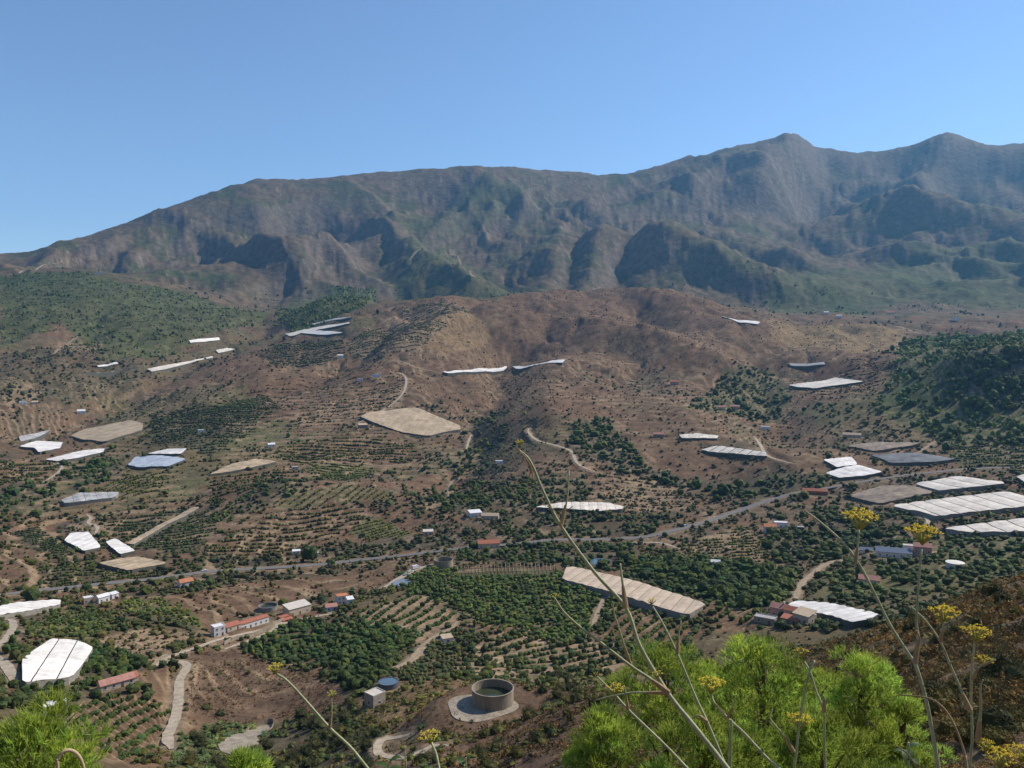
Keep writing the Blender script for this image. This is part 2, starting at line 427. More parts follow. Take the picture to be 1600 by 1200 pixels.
# ------------------------------------------------------------------ roads and tracks cut into the slopes
def wpoly(pts, dmin=60.0, dmax=9700.0):
    return [ground(x, y, dmin, dmax) for x, y in pts]
def densify(pts, step):
    """smooth (Catmull-Rom) path through plan points, resampled"""
    P = [Vector((p[0], p[1])) for p in pts]
    P = [P[0] * 2 - P[1]] + P + [P[-1] * 2 - P[-2]]
    out = []
    for i in range(1, len(P) - 2):
        a, b, c, d = P[i - 1], P[i], P[i + 1], P[i + 2]
        n = max(2, int((c - b).length / step))
        for k in range(n):
            t = k / n
            out.append(.5 * ((2 * b) + (c - a) * t + (2 * a - 5 * b + 4 * c - d) * t * t + (3 * b - a - 3 * c + d) * t ** 3))
    out.append(P[-2])
    return out
ROADS = [  # name, width, kind, photo points, nearest distance allowed
 ('road', 8.0, 'asphalt', [(-60, 938), (0, 930), (70, 923), (150, 914), (230, 905), (330, 893), (400, 889), (480, 884), (560, 876), (640, 867), (720, 857), (800, 849), (880, 843), (960, 843), (1020, 836), (1080, 821), (1140, 804), (1195, 784), (1240, 771), (1300, 760), (1370, 748), (1450, 738), (1520, 733), (1640, 727)], 400),
 ('dirt_track', 4.2, 'dirt', [(1243, 938), (1250, 915), (1270, 897), (1298, 880), (1350, 873), (1410, 868), (1470, 861)], 300),
 ('dirt_track', 4.6, 'pale', [(268, 1168), (262, 1150), (274, 1122), (279, 1090), (281, 1062), (292, 1042), (278, 1036), (250, 1034)], 200),
 ('dirt_track', 3.6, 'pale', [(240, 1040), (262, 1027), (310, 1011), (340, 1000), (380, 991), (440, 976)], 200),
 ('dirt_track', 3.4, 'pale', [(350, 1013), (390, 1001), (430, 983), (452, 972), (490, 965), (520, 958)], 200),
 ('dirt_track', 3.0, 'pale', [(640, 1150), (605, 1160), (590, 1172), (598, 1183), (640, 1178), (676, 1168), (706, 1160)], 120),
 ('dirt_track', 5.0, 'pale', [(598, 919), (625, 903), (648, 891), (668, 886), (690, 886)], 300),
 ('dirt_track', 4.0, 'pale', [(560, 662), (590, 645), (618, 628), (632, 608), (634, 590), (622, 578)], 600),
 ('dirt_track', 4.0, 'pale', [(728, 705), (732, 690), (737, 676)], 600),
 ('dirt_track', 4.4, 'pale', [(829, 664), (825, 675), (840, 688), (870, 696), (892, 704), (899, 718), (906, 728), (930, 740)], 600),
 ('dirt_track', 4.4, 'pale', [(0, 968), (20, 972), (14, 992), (-6, 1012)], 300),
 ('dirt_track', 4.6, 'pale', [(-4, 1026), (12, 1042), (24, 1068)], 300),
 ('dirt_track', 4.0, 'pale', [(1178, 680), (1185, 692), (1194, 708), (1212, 716), (1240, 726)], 600),
 ('dirt_track', 4.0, 'pale', [(68, 754), (88, 741), (97, 730), (88, 722)], 600),
 ('dirt_track', 4.0, 'pale', [(135, 802), (142, 810), (138, 818), (152, 824), (148, 836)], 600),
 ('dirt_track', 4.0, 'dirt', [(620, 560), (650, 574), (690, 584)], 900),
 ('dirt_track', 3.6, 'dirt', [(700, 776), (702, 762), (712, 748), (760, 742), (800, 735)], 700),
 ('dirt_track', 3.6, 'pale', [(985, 848), (1030, 848), (1062, 857)], 500),
 ('dirt_track', 4.0, 'dirt', [(1432, 708), (1450, 698), (1463, 687)], 700),
 ('dirt_track', 4.4, 'pale', [(1440, 802), (1450, 812), (1448, 822)], 500),
 ('dirt_track', 3.6, 'dirt', [(475, 727), (505, 722), (560, 724), (600, 729), (640, 724)], 700),
 ('dirt_track', 3.4, 'dirt', [(640, 1030), (672, 1000), (700, 985), (715, 972)], 300),
 ('dirt_track', 3.4, 'dirt', [(600, 1050), (640, 1032), (665, 1012)], 300),
 ('dirt_track', 3.2, 'dirt', [(925, 978), (935, 955), (948, 925), (952, 910)], 300),
 ('dirt_track', 3.6, 'dirt', [(1110, 660), (1130, 655), (1160, 652)], 900),
 ('dirt_track', 5.0, 'pale', [(30, 428), (60, 419), (100, 408), (150, 397)], 2500),
 ('dirt_track', 4.0, 'dirt', [(1370, 503), (1440, 520), (1480, 525)], 1500),
 ('dirt_track', 4.0, 'dirt', [(85, 555), (105, 540), (120, 526)], 1200),
 ('dirt_track', 4.2, 'dirt', [(1410, 548), (1403, 538), (1408, 530)], 1300),
 ('dirt_track', 7.0, 'dirt', [(640, 408), (690, 398), (715, 402), (735, 425), (742, 435)], 2900),
]
EX = np.zeros((NR, NA), bool)          # where nothing grows
road_paths = []; verges = []
for name, wid, kind, pts, dmin in ROADS:
    P = wpoly(pts, dmin)
    path = densify(P, max(2.5, min(8, P[0].length * .006)))
    px_ = np.array([p.x for p in path]); py_ = np.array([p.y for p in path])
    pz_ = sample(px_, py_)
    k = 9 if kind == 'asphalt' else 5
    pz_ = np.convolve(np.pad(pz_, k, mode='edge'), np.ones(2 * k + 1) / (2 * k + 1), 'valid')
    road_paths.append((name, wid, kind, px_, py_, pz_))
    half = wid / 2
    rmin, rmax = np.hypot(px_, py_).min() - 30, np.hypot(px_, py_).max() + 30
    i0, i1 = np.searchsorted(ROWS, [rmin, rmax]); a_ = np.arctan2(px_, py_)
    j0, j1 = np.searchsorted(AZ, [a_.min() - 30 / max(rmin, 60), a_.max() + 30 / max(rmin, 60)])
    sub = (slice(max(i0, 0), i1), slice(j0, j1))
    if i1 <= i0 or j1 <= j0: continue
    xs, ys = X[sub], Y[sub]
    best = np.full(xs.shape, 1e9); bz = np.zeros(xs.shape)
    for q in range(len(px_) - 1):
        x0, y0, x1, y1 = px_[q], py_[q], px_[q + 1], py_[q + 1]
        dx, dy = x1 - x0, y1 - y0
        t = np.clip(((xs - x0) * dx + (ys - y0) * dy) / (dx * dx + dy * dy + 1e-9), 0, 1)
        d = np.hypot(xs - x0 - t * dx, ys - y0 - t * dy)
        m = d < best; best[m] = d[m]; bz[m] = (pz_[q] + t * (pz_[q + 1] - pz_[q]))[m]
    cell = RR[sub] * .0056
    w = 1 - sstep(half + .6 * cell, half + .6 * cell + half * .9 + 2, best)
    Z[sub] = Z[sub] * (1 - w) + (bz - .12) * w
    EX[sub] |= best < half + 1.2
    verges.append((sub, best, half, kind))
Zs = Z.copy()

# ------------------------------------------------------------------ fields: (photo polygon, soil colour, planting)
SOIL = dict(brown=(.160, .097, .056), tan=(.31, .215, .13), red=(.215, .118, .068), dry=(.235, .16, .078), olive=(.12, .118, .048),
            green=(.075, .095, .034), dark=(.085, .075, .045), burnt=(.12, .095, .075), pale=(.42, .35, .26), grey=(.21, .165, .11), umber=(.142, .090, .056))
# planting: (kind, mode, row spacing, tree spacing, row angle deg (0 = across the view), size, tint, keep share)
AVO = (.050, .074, .019); AVOL = (.076, .102, .027); OLV = (.085, .095, .050); LIME = (.11, .13, .035); PINE = (.072, .112, .03); PINE_SHADE = (.045, .068, .024)
FIELDS = [
 # broad hillsides first
 ('brown', [(560, 600), (590, 500), (640, 470), (800, 463), (960, 447), (1080, 460), (1180, 488), (1430, 520), (1405, 560), (1370, 590), (1220, 572), (1130, 612), (1010, 572), (890, 590), (780, 640), (700, 620), (640, 640)], .9, 0, [('shrub', 'rand', 9, 0, 0, 1.9, (.075, .065, .033), .22)]),
 ('dry', [(1190, 496), (1420, 518), (1405, 548), (1300, 545), (1210, 530)], .9, 0, []),
 ('dry', [(640, 500), (700, 480), (790, 490), (760, 540), (690, 560), (640, 545)], .55, 0, []),
 ('tan', [(592, 500), (640, 490), (650, 520), (610, 522)], .7, 0, []),
 ('brown', [(770, 590), (880, 585), (1000, 612), (1110, 640), (1165, 690), (1090, 695), (1180, 745), (1060, 745), (960, 695), (880, 650), (810, 640)], .85, 0, [('shrub', 'rand', 11, 0, 0, 2.6, (.055, .06, .028), .6)]),
 ('brown', [(240, 596), (320, 585), (335, 628), (250, 642)], .9, 0, [('shrub', 'rand', 30, 0, 0, 2.5, (.06, .06, .03), .5)]),
 ('brown', [(390, 600), (560, 570), (640, 590), (600, 640), (470, 680), (400, 660)], .7, 0, [('shrub', 'rows', 16, 2.52, 4, 2.4, (.06, .065, .03), .55)]),
 ('tan', [(470, 640), (640, 595), (628, 632), (560, 655), (440, 672)], .55, 0, [('shrub', 'rows', 12, 2.52, 3, 2.4, (.06, .062, .03), .7)]),
 ('burnt', [(380, 330), (560, 340), (620, 460), (420, 480)], .35, 0, []),
 ('green', [(0, 430), (110, 425), (180, 440), (300, 458), (420, 492), (330, 520), (230, 562), (160, 562), (100, 500), (0, 545)], .75, 0, [('pine', 'rand', 9, 0, 0, 3.7, (.075, .10, .032), .3)]),
 ('green', [(430, 490), (520, 444), (590, 450), (570, 480), (470, 525)], .8, 0, [('pine', 'rand', 9, 0, 0, 4.6, (.07, .105, .03), .7)]),
 ('green', [(560, 470), (640, 380), (700, 380), (780, 440), (860, 450), (780, 470), (650, 470)], .5, 0, []),
 ('green', [(1190, 470), (1280, 420), (1450, 380), (1600, 370), (1640, 480), (1400, 470), (1300, 490)], .6, 0, []),
 ('green', [(600, 330), (760, 280), (830, 290), (800, 340), (650, 370)], .45, 0, []),
 ('olive', [(160, 620), (380, 590), (400, 640), (240, 690), (160, 660)], .5, 0, [('shrub', 'rand', 10, 0, 0, 3.2, (.045, .06, .024), .8)]),
 ('dark', [(0, 560), (110, 540), (240, 580), (160, 620), (0, 640)], .5, 0, [('shrub', 'rand', 10, 0, 0, 3.6, (.045, .062, .026), .75)]),
 ('tan', [(20, 600), (70, 590), (60, 620), (0, 640)], .6, 0, []),
 ('tan', [(90, 535), (160, 525), (155, 545), (95, 555)], .5, 0, []),
 ('green', [(1400, 545), (1420, 528), (1600, 520), (1640, 700), (1480, 690), (1370, 640), (1385, 590)], .9, 0, [('pine', 'rand', 7.0, 0, 0, 5.0, (.10, .145, .038), .36)]),
 ('dark', [(1480, 610), (1510, 560), (1560, 543), (1640, 545), (1640, 640), (1500, 640)], .9, 0, [('pine', 'rand', 7.0, 0, 0, 6.0, PINE_SHADE, .9)]),  # knoll in shadow: its shade is put into the darker soil and pine tint
 ('brown', [(1240, 615), (1380, 548), (1405, 560), (1375, 600), (1340, 615)], .8, 0, [('shrub', 'rows', 14, 2.73, -4, 2.6, (.05, .06, .025), .8)]),
 ('olive', [(1240, 640), (1360, 618), (1400, 640), (1300, 670)], .5, 0, [('shrub', 'rand', 10, 0, 0, 4, AVO, .7)]),
 ('green', [(1130, 580), (1200, 575), (1235, 610), (1220, 660), (1150, 650), (1060, 640)], .6, 0, [('tree', 'rand', 8, 0, 0, 5.0, (.05, .078, .024), .75)]),
 ('dark', [(880, 690), (900, 660), (950, 655), (970, 680), (1010, 725), (1100, 760), (1210, 742), (1300, 738), (1310, 775), (1180, 785), (1060, 760), (960, 735), (930, 715)], .8, 0, [('tree', 'rand', 7, 0, 0, 5.2, AVO, .85)]),
 ('dark', [(640, 770), (690, 750), (740, 650), (790, 640), (800, 670), (760, 720), (780, 775), (740, 800), (690, 800)], .65, 0, [('tree', 'rand', 8, 0, 0, 4.6, AVO, .8)]),
 ('dark', [(380, 770), (470, 745), (480, 760), (420, 785), (350, 830), (330, 810)], .7, 0, [('tree', 'rand', 7, 0, 0, 4.2, AVO, .85)]),
 ('dark', [(0, 760), (80, 750), (95, 770), (80, 810), (0, 800)], .7, 0, [('tree', 'rand', 7, 0, 0, 4.4, (.045, .075, .022), .8)]),
 ('brown', [(0, 800), (70, 800), (80, 820), (20, 830), (0, 840)], .8, 0, []),
 ('brown', [(0, 855), (60, 862), (90, 880), (60, 915), (0, 915)], .85, 3.0, [('shrub', 'rows', 12, 3.15, 2, 3, AVO, .4)]),
 ('brown', [(80, 800), (140, 790), (200, 840), (210, 870), (150, 880), (90, 840)], .85, 0, []),
 ('burnt', [(88, 816), (145, 804), (148, 828), (105, 832)], .8, 0, []),
 # orchards and terraces of the far slope
 ('brown', [(425, 697), (540, 678), (640, 690), (668, 718), (590, 724), (450, 730)], .8, 0, [('tree', 'rows', 9.5, 3.59, 2, 3.42, AVOL, .92)]),
 ('olive', [(478, 731), (510, 723), (600, 729), (572, 745), (550, 752), (486, 746)], .8, 0, [('tree', 'rows', 8, 3.02, 4, 2.88, AVOL, .95)]),
 ('brown', [(330, 850), (400, 830), (400, 815), (465, 795), (545, 783), (580, 800), (588, 808), (550, 826), (475, 856), (425, 868), (320, 872)], .9, 2.2, [('tree', 'rows', 10, 3.57, 5, 3.4, (.065, .08, .026), .85)]),
 ('olive', [(560, 820), (595, 808), (645, 834), (625, 840), (550, 834)], .85, 0, [('tree', 'rows', 7, 2.65, 30, 2.52, LIME, .9)]),
 ('olive', [(428, 782), (540, 755), (612, 769), (608, 784), (540, 782), (430, 793)], .7, 0, [('tree', 'rows', 7, 2.65, 60, 2.52, (.08, .09, .035), .75)]),
 ('brown', [(570, 786), (600, 780), (668, 818), (645, 836), (590, 806)], .95, 0, []),
 ('brown', [(660, 740), (700, 745), (690, 772), (650, 770), (630, 755)], .9, 0, [('shrub', 'rand', 14, 0, 0, 2, (.07, .065, .035), .5)]),
 ('dark', [(205, 847), (295, 795), (355, 797), (340, 822), (300, 864), (215, 858)], .8, 0, [('tree', 'rows', 7.5, 2.83, 5, 2.7, (.04, .066, .02), .95)]),
 ('dark', [(172, 815), (275, 793), (290, 800), (212, 843), (197, 843), (163, 820)], .8, 0, [('tree', 'rows', 8, 3.02, 3, 2.88, (.04, .064, .02), .92)]),
 ('dark', [(18, 830), (65, 824), (114, 860), (102, 874), (50, 856)], .9, 0, [('tree', 'rows', 6, 2.27, 20, 2.16, (.032, .056, .018), .97)]),
 ('olive', [(158, 758), (212, 737), (264, 745), (240, 776), (195, 781)], .8, 0, [('tree', 'rows', 9, 3.4, 20, 3.24, (.08, .095, .03), .9)]),
 ('brown', [(0, 730), (75, 720), (92, 732), (75, 750), (0, 758)], .6, 0, [('tree', 'rows', 10, 3.78, 0, 3.6, AVO, .85)]),
 ('dark', [(100, 725), (190, 712), (200, 728), (160, 755), (110, 765)], .7, 0, [('tree', 'rand', 6.5, 0, 0, 4.4, (.042, .075, .022), .9)]),
 ('dark', [(237, 645), (400, 628), (402, 672), (330, 716), (295, 698), (226, 692)], .75, 0, [('tree', 'rows', 9, 3.4, -3, 3.24, (.042, .06, .024), .85)]),
 ('olive', [(330, 690), (420, 655), (480, 660), (420, 690), (340, 712)], .75, 0, [('shrub', 'rand', 20, 0, 0, 2.4, AVO, .6)]),
 ('brown', [(330, 745), (430, 735), (470, 735), (470, 745), (380, 770), (330, 780)], .7, 0, [('tree', 'rows', 11, 3.78, 3, 3.6, AVO, .8)]),
 ('olive', [(240, 770), (300, 745), (330, 750), (290, 780), (240, 790)], .6, 0, []),
 ('red', [(702, 735), (772, 738), (760, 776), (706, 772)], .8, 0, [('shrub', 'rows', 12, 2.73, 3, 2.6, (.045, .055, .022), .9)]),
 ('tan', [(655, 795), (690, 778), (700, 785), (660, 800)], .8, 0, []),
 ('tan', [(920, 760), (955, 735), (1010, 742), (1085, 785), (1000, 802), (960, 782)], .6, 0, [('shrub', 'rows', 9, 2.73, -12, 2.6, (.075, .08, .04), .75)]),
 ('brown', [(905, 728), (940, 720), (985, 740), (950, 770), (925, 765)], .8, 0, []),
 ('grey', [(540, 545), (580, 515), (640, 505), (700, 512), (650, 550), (590, 562)], .5, 0, [('tree', 'rows', 11, 3.78, 10, 3.6, OLV, .8)]),
 ('grey', [(620, 480), (700, 472), (740, 485), (700, 500), (630, 498)], .45, 0, [('tree', 'rows', 13, 3.78, 10, 3.6, OLV, .75)]),
 ('dark', [(420, 540), (520, 528), (540, 548), (500, 570), (420, 575)], .5, 0, [('tree', 'rows', 12, 4.2, 2, 4, (.045, .062, .026), .8)]),
 ('brown', [(340, 560), (440, 560), (450, 590), (350, 610), (330, 590)], .6, 0, [('shrub', 'rand', 16, 0, 0, 3.2, (.045, .05, .025), .6)]),
 ('brown', [(335, 815), (425, 793), (430, 805), (400, 830), (340, 838)], .95, 0, []),
 ('dark', [(335, 868), (480, 864), (600, 846), (700, 832), (715, 852), (600, 864), (480, 876), (335, 884)], .8, 0, [('tree', 'rand', 5.5, 0, 0, 3.6, (.038, .05, .02), .75)]),  # growth above the road; shade of the cut bank put into its dark colours
 ('dark', [(330, 903), (440, 895), (560, 886), (690, 868), (700, 874), (570, 892), (440, 906), (340, 912)], .7, 0, [('shrub', 'rand', 5.5, 0, 0, 3.0, (.045, .055, .022), .6)]),
 ('dark', [(60, 880), (150, 893), (250, 893), (240, 903), (130, 914), (70, 918)], .75, 0, [('tree', 'rows', 7, 2.6, 4, 2.6, AVO, .85)]),
 ('dark', [(330, 640), (420, 615), (440, 640), (400, 660), (330, 665)], .5, 0, [('tree', 'rows', 9, 3, 2, 3, AVO, .7)]),
 # valley floor
 ('dark', [(720, 862), (800, 852), (880, 848), (1000, 848), (985, 885), (900, 884), (860, 878), (720, 880)], .65, 0, [('tree', 'rand', 6, 0, 0, 4.2, (.045, .07, .022), .85)]),
 ('dark', [(760, 800), (830, 800), (980, 802), (1060, 800), (1010, 832), (900, 838), (780, 845)], .65, 0, [('tree', 'rand', 6, 0, 0, 4.2, (.048, .07, .024), .8)]),
 ('dark', [(720, 780), (840, 745), (910, 745), (930, 780), (840, 792), (740, 800)], .7, 0, [('tree', 'rand', 6.5, 0, 0, 4.2, AVO, .8)]),
 ('dark', [(970, 872), (1060, 868), (1240, 890), (1255, 938), (1200, 952), (1110, 937), (1000, 907)], .8, 0, [('tree', 'rows', 5.2, 4.2, 12, 4.6, (.05, .082, .024), .97)]),
 ('brown', [(1010, 908), (1110, 937), (1200, 952), (1190, 985), (1120, 990), (1105, 945)], .85, 2.4, [('tree', 'rows', 9, 3.4, 60, 3.24, AVO, .7)]),
 ('tan', [(1070, 850), (1160, 820), (1200, 850), (1190, 880), (1080, 868)], .55, 0, [('tree', 'rows', 7, 2.65, 20, 2.52, AVOL, .85)]),
 ('dark', [(1190, 830), (1340, 800), (1400, 850), (1340, 872), (1210, 880)], .65, 0, [('tree', 'rand', 6, 0, 0, 4.4, (.045, .068, .022), .8)]),
 ('dark', [(1210, 790), (1320, 790), (1420, 800), (1470, 830), (1400, 855), (1300, 810)], .6, 0, [('tree', 'rand', 6, 0, 0, 4.0, (.048, .07, .022), .75)]),
 ('olive', [(1260, 900), (1400, 876), (1480, 870), (1600, 858), (1640, 880), (1520, 912), (1380, 935), (1290, 935)], .6, 0, [('tree', 'rand', 6, 0, 0, 4.0, (.05, .076, .024), .8)]),
 ('olive', [(1400, 850), (1480, 838), (1640, 838), (1640, 862), (1480, 866), (1400, 872)], .6, 0, [('tree', 'rand', 6.5, 0, 0, 3.8, (.05, .08, .024), .8)]),
 ('brown', [(1320, 775), (1375, 760), (1428, 758), (1462, 770), (1374, 787)], .9, 0, []),
 ('olive', [(1470, 690), (1640, 682), (1640, 728), (1500, 735)], .75, 0, [('tree', 'rows', 9, 2.94, 0, 2.8, (.06, .085, .028), .9)]),
 ('brown', [(1180, 690), (1240, 700), (1300, 730), (1280, 745), (1200, 720)], .7, 0, [('shrub', 'rand', 14, 0, 0, 2.4, AVO, .5)]),
 # near valley
 ('brown', [(230, 937), (300, 925), (400, 905), (560, 897), (640, 888), (610, 915), (530, 925), (430, 945), (400, 962), (330, 982), (270, 950)], .85, 0, [('shrub', 'rand', 7, 0, 0, 1.7, (.10, .085, .04), .55), ('shrub', 'rand', 12, 0, 0, 2.4, (.06, .068, .028), .5)]),
 ('brown', [(440, 895), (560, 890), (690, 866), (700, 880), (640, 888), (560, 897)], .8, 0, [('shrub', 'rand', 12, 0, 0, 2.6, (.05, .055, .025), .6)]),
 ('olive', [(185, 937), (255, 934), (310, 962), (326, 982), (275, 974), (190, 957)], .8, 0, [('tree', 'rows', 5, 3, 15, 2.2, (.085, .115, .03), .7)]),
 ('olive', [(68, 952), (180, 950), (177, 985), (140, 1002), (62, 993)], .7, 0, [('tree', 'rows', 7, 2.65, 10, 2.52, (.06, .085, .026), .85)]),
 ('tan', [(145, 1003), (220, 982), (308, 990), (264, 1013), (205, 1024)], .85, 1.8, [('shrub', 'rows', 8, 2.1, 24, 2, (.08, .08, .035), .6)]),
 ('dark', [(148, 1004), (190, 1020), (236, 1042), (172, 1072), (120, 1062)], .85, 0, [('tree', 'rows', 4.4, 3.8, 10, 3.8, (.045, .075, .022), .97)]),
 ('dark', [(0, 975), (50, 985), (30, 1010), (40, 1020), (0, 1030)], .7, 0, [('tree', 'rand', 5, 0, 0, 3.6, (.045, .075, .022), .8)]),
 ('olive', [(30, 1075), (130, 1070), (130, 1090), (60, 1098)], .7, 0, [('tree', 'rand', 5, 0, 0, 3.4, (.05, .08, .024), .8)]),
 ('brown', [(108, 1104), (180, 1082), (268, 1105), (262, 1170), (225, 1196), (150, 1175), (112, 1130)], .9, 2.0, [('tree', 'rows', 6.2, 2.34, 66, 2.23, (.045, .07, .022), .97)]),
 ('brown', [(228, 1048), (262, 1040), (272, 1090), (262, 1120), (240, 1100)], .85, 0, [('shrub', 'rand', 8, 0, 0, 1.6, OLV, .5)]),
 ('umber', [(290, 1020), (350, 1014), (400, 1030), (500, 1052), (540, 1090), (500, 1128), (440, 1130), (330, 1122), (284, 1110)], .9, 0, [('scrub', 'rand', 2.0, 0, 0, 1.1, (.105, .075, .05), .8), ('shrub', 'rand', 14, 0, 0, 2.8, (.06, .068, .03), .6)]),
 ('dark', [(360, 1012), (450, 972), (560, 975), (650, 985), (640, 1010), (600, 1030), (540, 1030), (420, 1035)], .7, 0, [('tree', 'rows', 5.4, 3.8, 8, 3.8, (.046, .078, .024), .93)]),
 ('dark', [(510, 1030), (600, 1020), (640, 1030), (600, 1066), (545, 1080), (520, 1056)], .8, 0, [('tree', 'rows', 4.6, 4.2, 10, 4, (.040, .064, .022), .97)]),
 ('tan', [(560, 960), (640, 925), (690, 940), (720, 965), (680, 990), (640, 1010), (590, 990)], .75, 2.2, [('tree', 'rows', 10, 3.02, 65, 2.88, (.046, .076, .024), .9)]),
 ('tan', [(655, 945), (680, 940), (700, 960), (690, 975), (660, 965)], .8, 0, []),
 ('olive', [(615, 898), (700, 888), (870, 893), (958, 930), (945, 985), (890, 1005), (760, 972), (690, 940), (640, 925)], .6, 0, [('tree', 'rows', 5, 3.6, 40, 3.3, (.058, .092, .026), .95)]),
 ('brown', [(720, 970), (760, 972), (840, 978), (890, 1002), (840, 1000), (770, 985)], .8, 1.6, [('tree', 'rows', 7, 2.65, 70, 2.52, AVOL, .8)]),
 ('tan', [(700, 1062), (735, 1010), (780, 985), (850, 985), (910, 1005), (960, 1000), (975, 1040), (900, 1066), (800, 1072)], .8, 2.6, [('tree', 'rows', 9.4, 3.0, 38, 3.1, (.048, .07, .026), .9)]),
 ('brown', [(620, 1035), (690, 1010), (730, 1020), (700, 1062), (640, 1075), (600, 1066)], .7, 0, [('tree', 'rows', 6, 2.27, 20, 2.16, (.06, .078, .034), .88)]),
 ('brown', [(960, 935), (1000, 945), (1080, 965), (1100, 985), (1060, 1010), (980, 1010), (920, 990)], .85, 2.2, [('tree', 'rows', 8, 3.02, 65, 2.88, AVO, .85)]),
 ('dry', [(560, 1100), (640, 1066), (760, 1064), (740, 1085), (690, 1110), (600, 1140), (540, 1150)], .6, 0, [('shrub', 'rand', 4.2, 0, 0, 2.0, (.095, .10, .036), .7), ('scrub', 'rand', 2.4, 0, 0, 1.0, (.15, .115, .06), .6)]),
 ('dark', [(420, 1130), (540, 1100), (600, 1140), (580, 1230), (380, 1230), (400, 1170)], .7, 0, [('shrub', 'rand', 4.2, 0, 0, 3.0, (.06, .08, .03), .85)]),
 ('green', [(270, 1150), (340, 1128), (430, 1130), (380, 1180), (330, 1230), (270, 1230)], .7, 0, [('shrub', 'rand', 3.2, 0, 0, 2.4, (.085, .125, .055), .9)]),
 ('umber', [(780, 1090), (850, 1066), (930, 1062), (940, 1150), (880, 1240), (700, 1240), (720, 1150)], .85, 0, [('scrub', 'rand', 1.7, 0, 0, .95, (.10, .072, .05), .85), ('shrub', 'rand', 7, 0, 0, 2.4, (.075, .085, .03), .7)]),
 ('olive', [(830, 1052), (930, 1045), (960, 1062), (920, 1072), (840, 1078)], .7, 0, [('shrub', 'rand', 3.4, 0, 0, 2.6, (.10, .11, .035), .85)]),
]

# ------------------------------------------------------------------ ground colours
def mix(a, b, t):
    return a * (1 - t[..., None]) + np.asarray(b)[None, None, :] * t[..., None]
gz_r = np.gradient(Z, axis=0) / np.maximum(np.gradient(X, axis=0) ** 2 + np.gradient(Y, axis=0) ** 2, 1e-9) ** .5
gz_a = np.gradient(Z, axis=1) / np.maximum(np.gradient(X, axis=1) ** 2 + np.gradient(Y, axis=1) ** 2, 1e-9) ** .5
SLOPE = np.hypot(gz_r, gz_a)
n60 = fbm(X / 75, Y / 75, 4, 201); n20 = fbm(X / 22, Y / 22, 4, 203); n8 = fbm(X / 8, Y / 8, 3, 205)
n300 = fbm(X / 330, Y / 330, 4, 207)
GC = np.zeros((NR, NA, 3)); GC[:] = SOIL['brown']
GC = mix(GC, SOIL['dark'], np.clip(.28 + 1.1 * n60 + .7 * n20, 0, .8))
GC = mix(GC, SOIL['tan'], np.clip(-.25 + 1.2 * n20 + .7 * n8, 0, .5))
GC = mix(GC, SOIL['olive'], np.clip(1.3 * n300 - .05, 0, .5))
# mountains: grey-brown scrub, green maquis in patches, bare rock where it is steep
MC = np.zeros((NR, NA, 3)); MC[:] = (.138, .098, .058)
MC = mix(MC, (.070, .084, .030), np.clip(.18 + 1.5 * n300 + .9 * fbm(X / 120, Y / 120, 4, 211), 0, .85))
MC = mix(MC, (.16, .115, .07), np.clip(-.12 + 1.5 * fbm(X / 500 + 9, Y / 500, 4, 213), 0, .6))
MC = mix(MC, (.045, .052, .026), np.clip(2.2 * fbm(X / 45, Y / 45, 3, 215) - .15, 0, .6))
MC = mix(MC, (.165, .13, .10), sstep(.62, 1.0, SLOPE) * .7)
MC = mix(MC, (.30, .24, .17), np.clip(fbm(X / 30, Y / 30, 3, 217) * 2.6 - .95, 0, .5) * sstep(.3, .7, SLOPE))
mt = sstep(2750, 3200, RR)
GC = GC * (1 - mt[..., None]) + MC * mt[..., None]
# foreground hillside: dry umber scrub
fg = 1 - sstep(230, 300, RR)
FC = np.zeros((NR, NA, 3)); FC[:] = SOIL['umber']
FC = mix(FC, (.22, .145, .085), np.clip(.2 + 1.4 * fbm(X / 9, Y / 9, 4, 221), 0, .7))
FC = mix(FC, (.09, .085, .04), np.clip(-.05 + 1.6 * fbm(X / 14, Y / 14, 3, 223), 0, .7))
GC = GC * (1 - fg[..., None]) + FC * fg[..., None]

def bbox_sub(P, pad):
    r = np.hypot([p[0] for p in P], [p[1] for p in P]); a = np.arctan2([p[0] for p in P], [p[1] for p in P])
    i0, i1 = np.searchsorted(ROWS, [max(r.min() - pad, .4), r.max() + pad]); da = pad / max(r.min(), 20)
    j0, j1 = np.searchsorted(AZ, [a.min() - da, a.max() + da])
    return (slice(max(0, i0 - 1), min(NR, i1 + 1)), slice(max(0, j0 - 1), min(NA, j1 + 1)))
def inside(xs, ys, P):
    c = np.zeros(np.shape(xs), bool); n = len(P)
    for i in range(n):
        x0, y0 = P[i][0], P[i][1]; x1, y1 = P[i - 1][0], P[i - 1][1]
        if y0 == y1: continue
        m = (y0 > ys) != (y1 > ys)
        c ^= m & (xs < (x1 - x0) * (ys - y0) / (y1 - y0) + x0)
    return c
field_world = []
TER = np.zeros((NR, NA)); TERH = np.ones((NR, NA))
for soil, pts, strength, terr, plant in FIELDS:
    P = wpoly(pts, 100)
    d = np.mean([p.length for p in P])
    field_world.append((P, plant, d))
    sub = bbox_sub(P, 15)
    wob = d * .004
    xs = X[sub] + wob * fbm(X[sub] / 25, Y[sub] / 25, 3, 231) * 2; ys = Y[sub] + wob * 2 * fbm(X[sub] / 25, Y[sub] / 25, 3, 232) * 2
    m = inside(xs, ys, P).astype(float)
    c = np.array(SOIL[soil])
    vary = 1 + .5 * n20[sub] + .35 * n8[sub] + .2 * n60[sub]
    w = (m * strength)[..., None]
    GC[sub] = GC[sub] * (1 - w) + (c[None, None, :] * vary[..., None]) * w
    if terr:
        TER[sub] = np.maximum(TER[sub], m); TERH[sub] = np.where(m > 0, terr, TERH[sub])
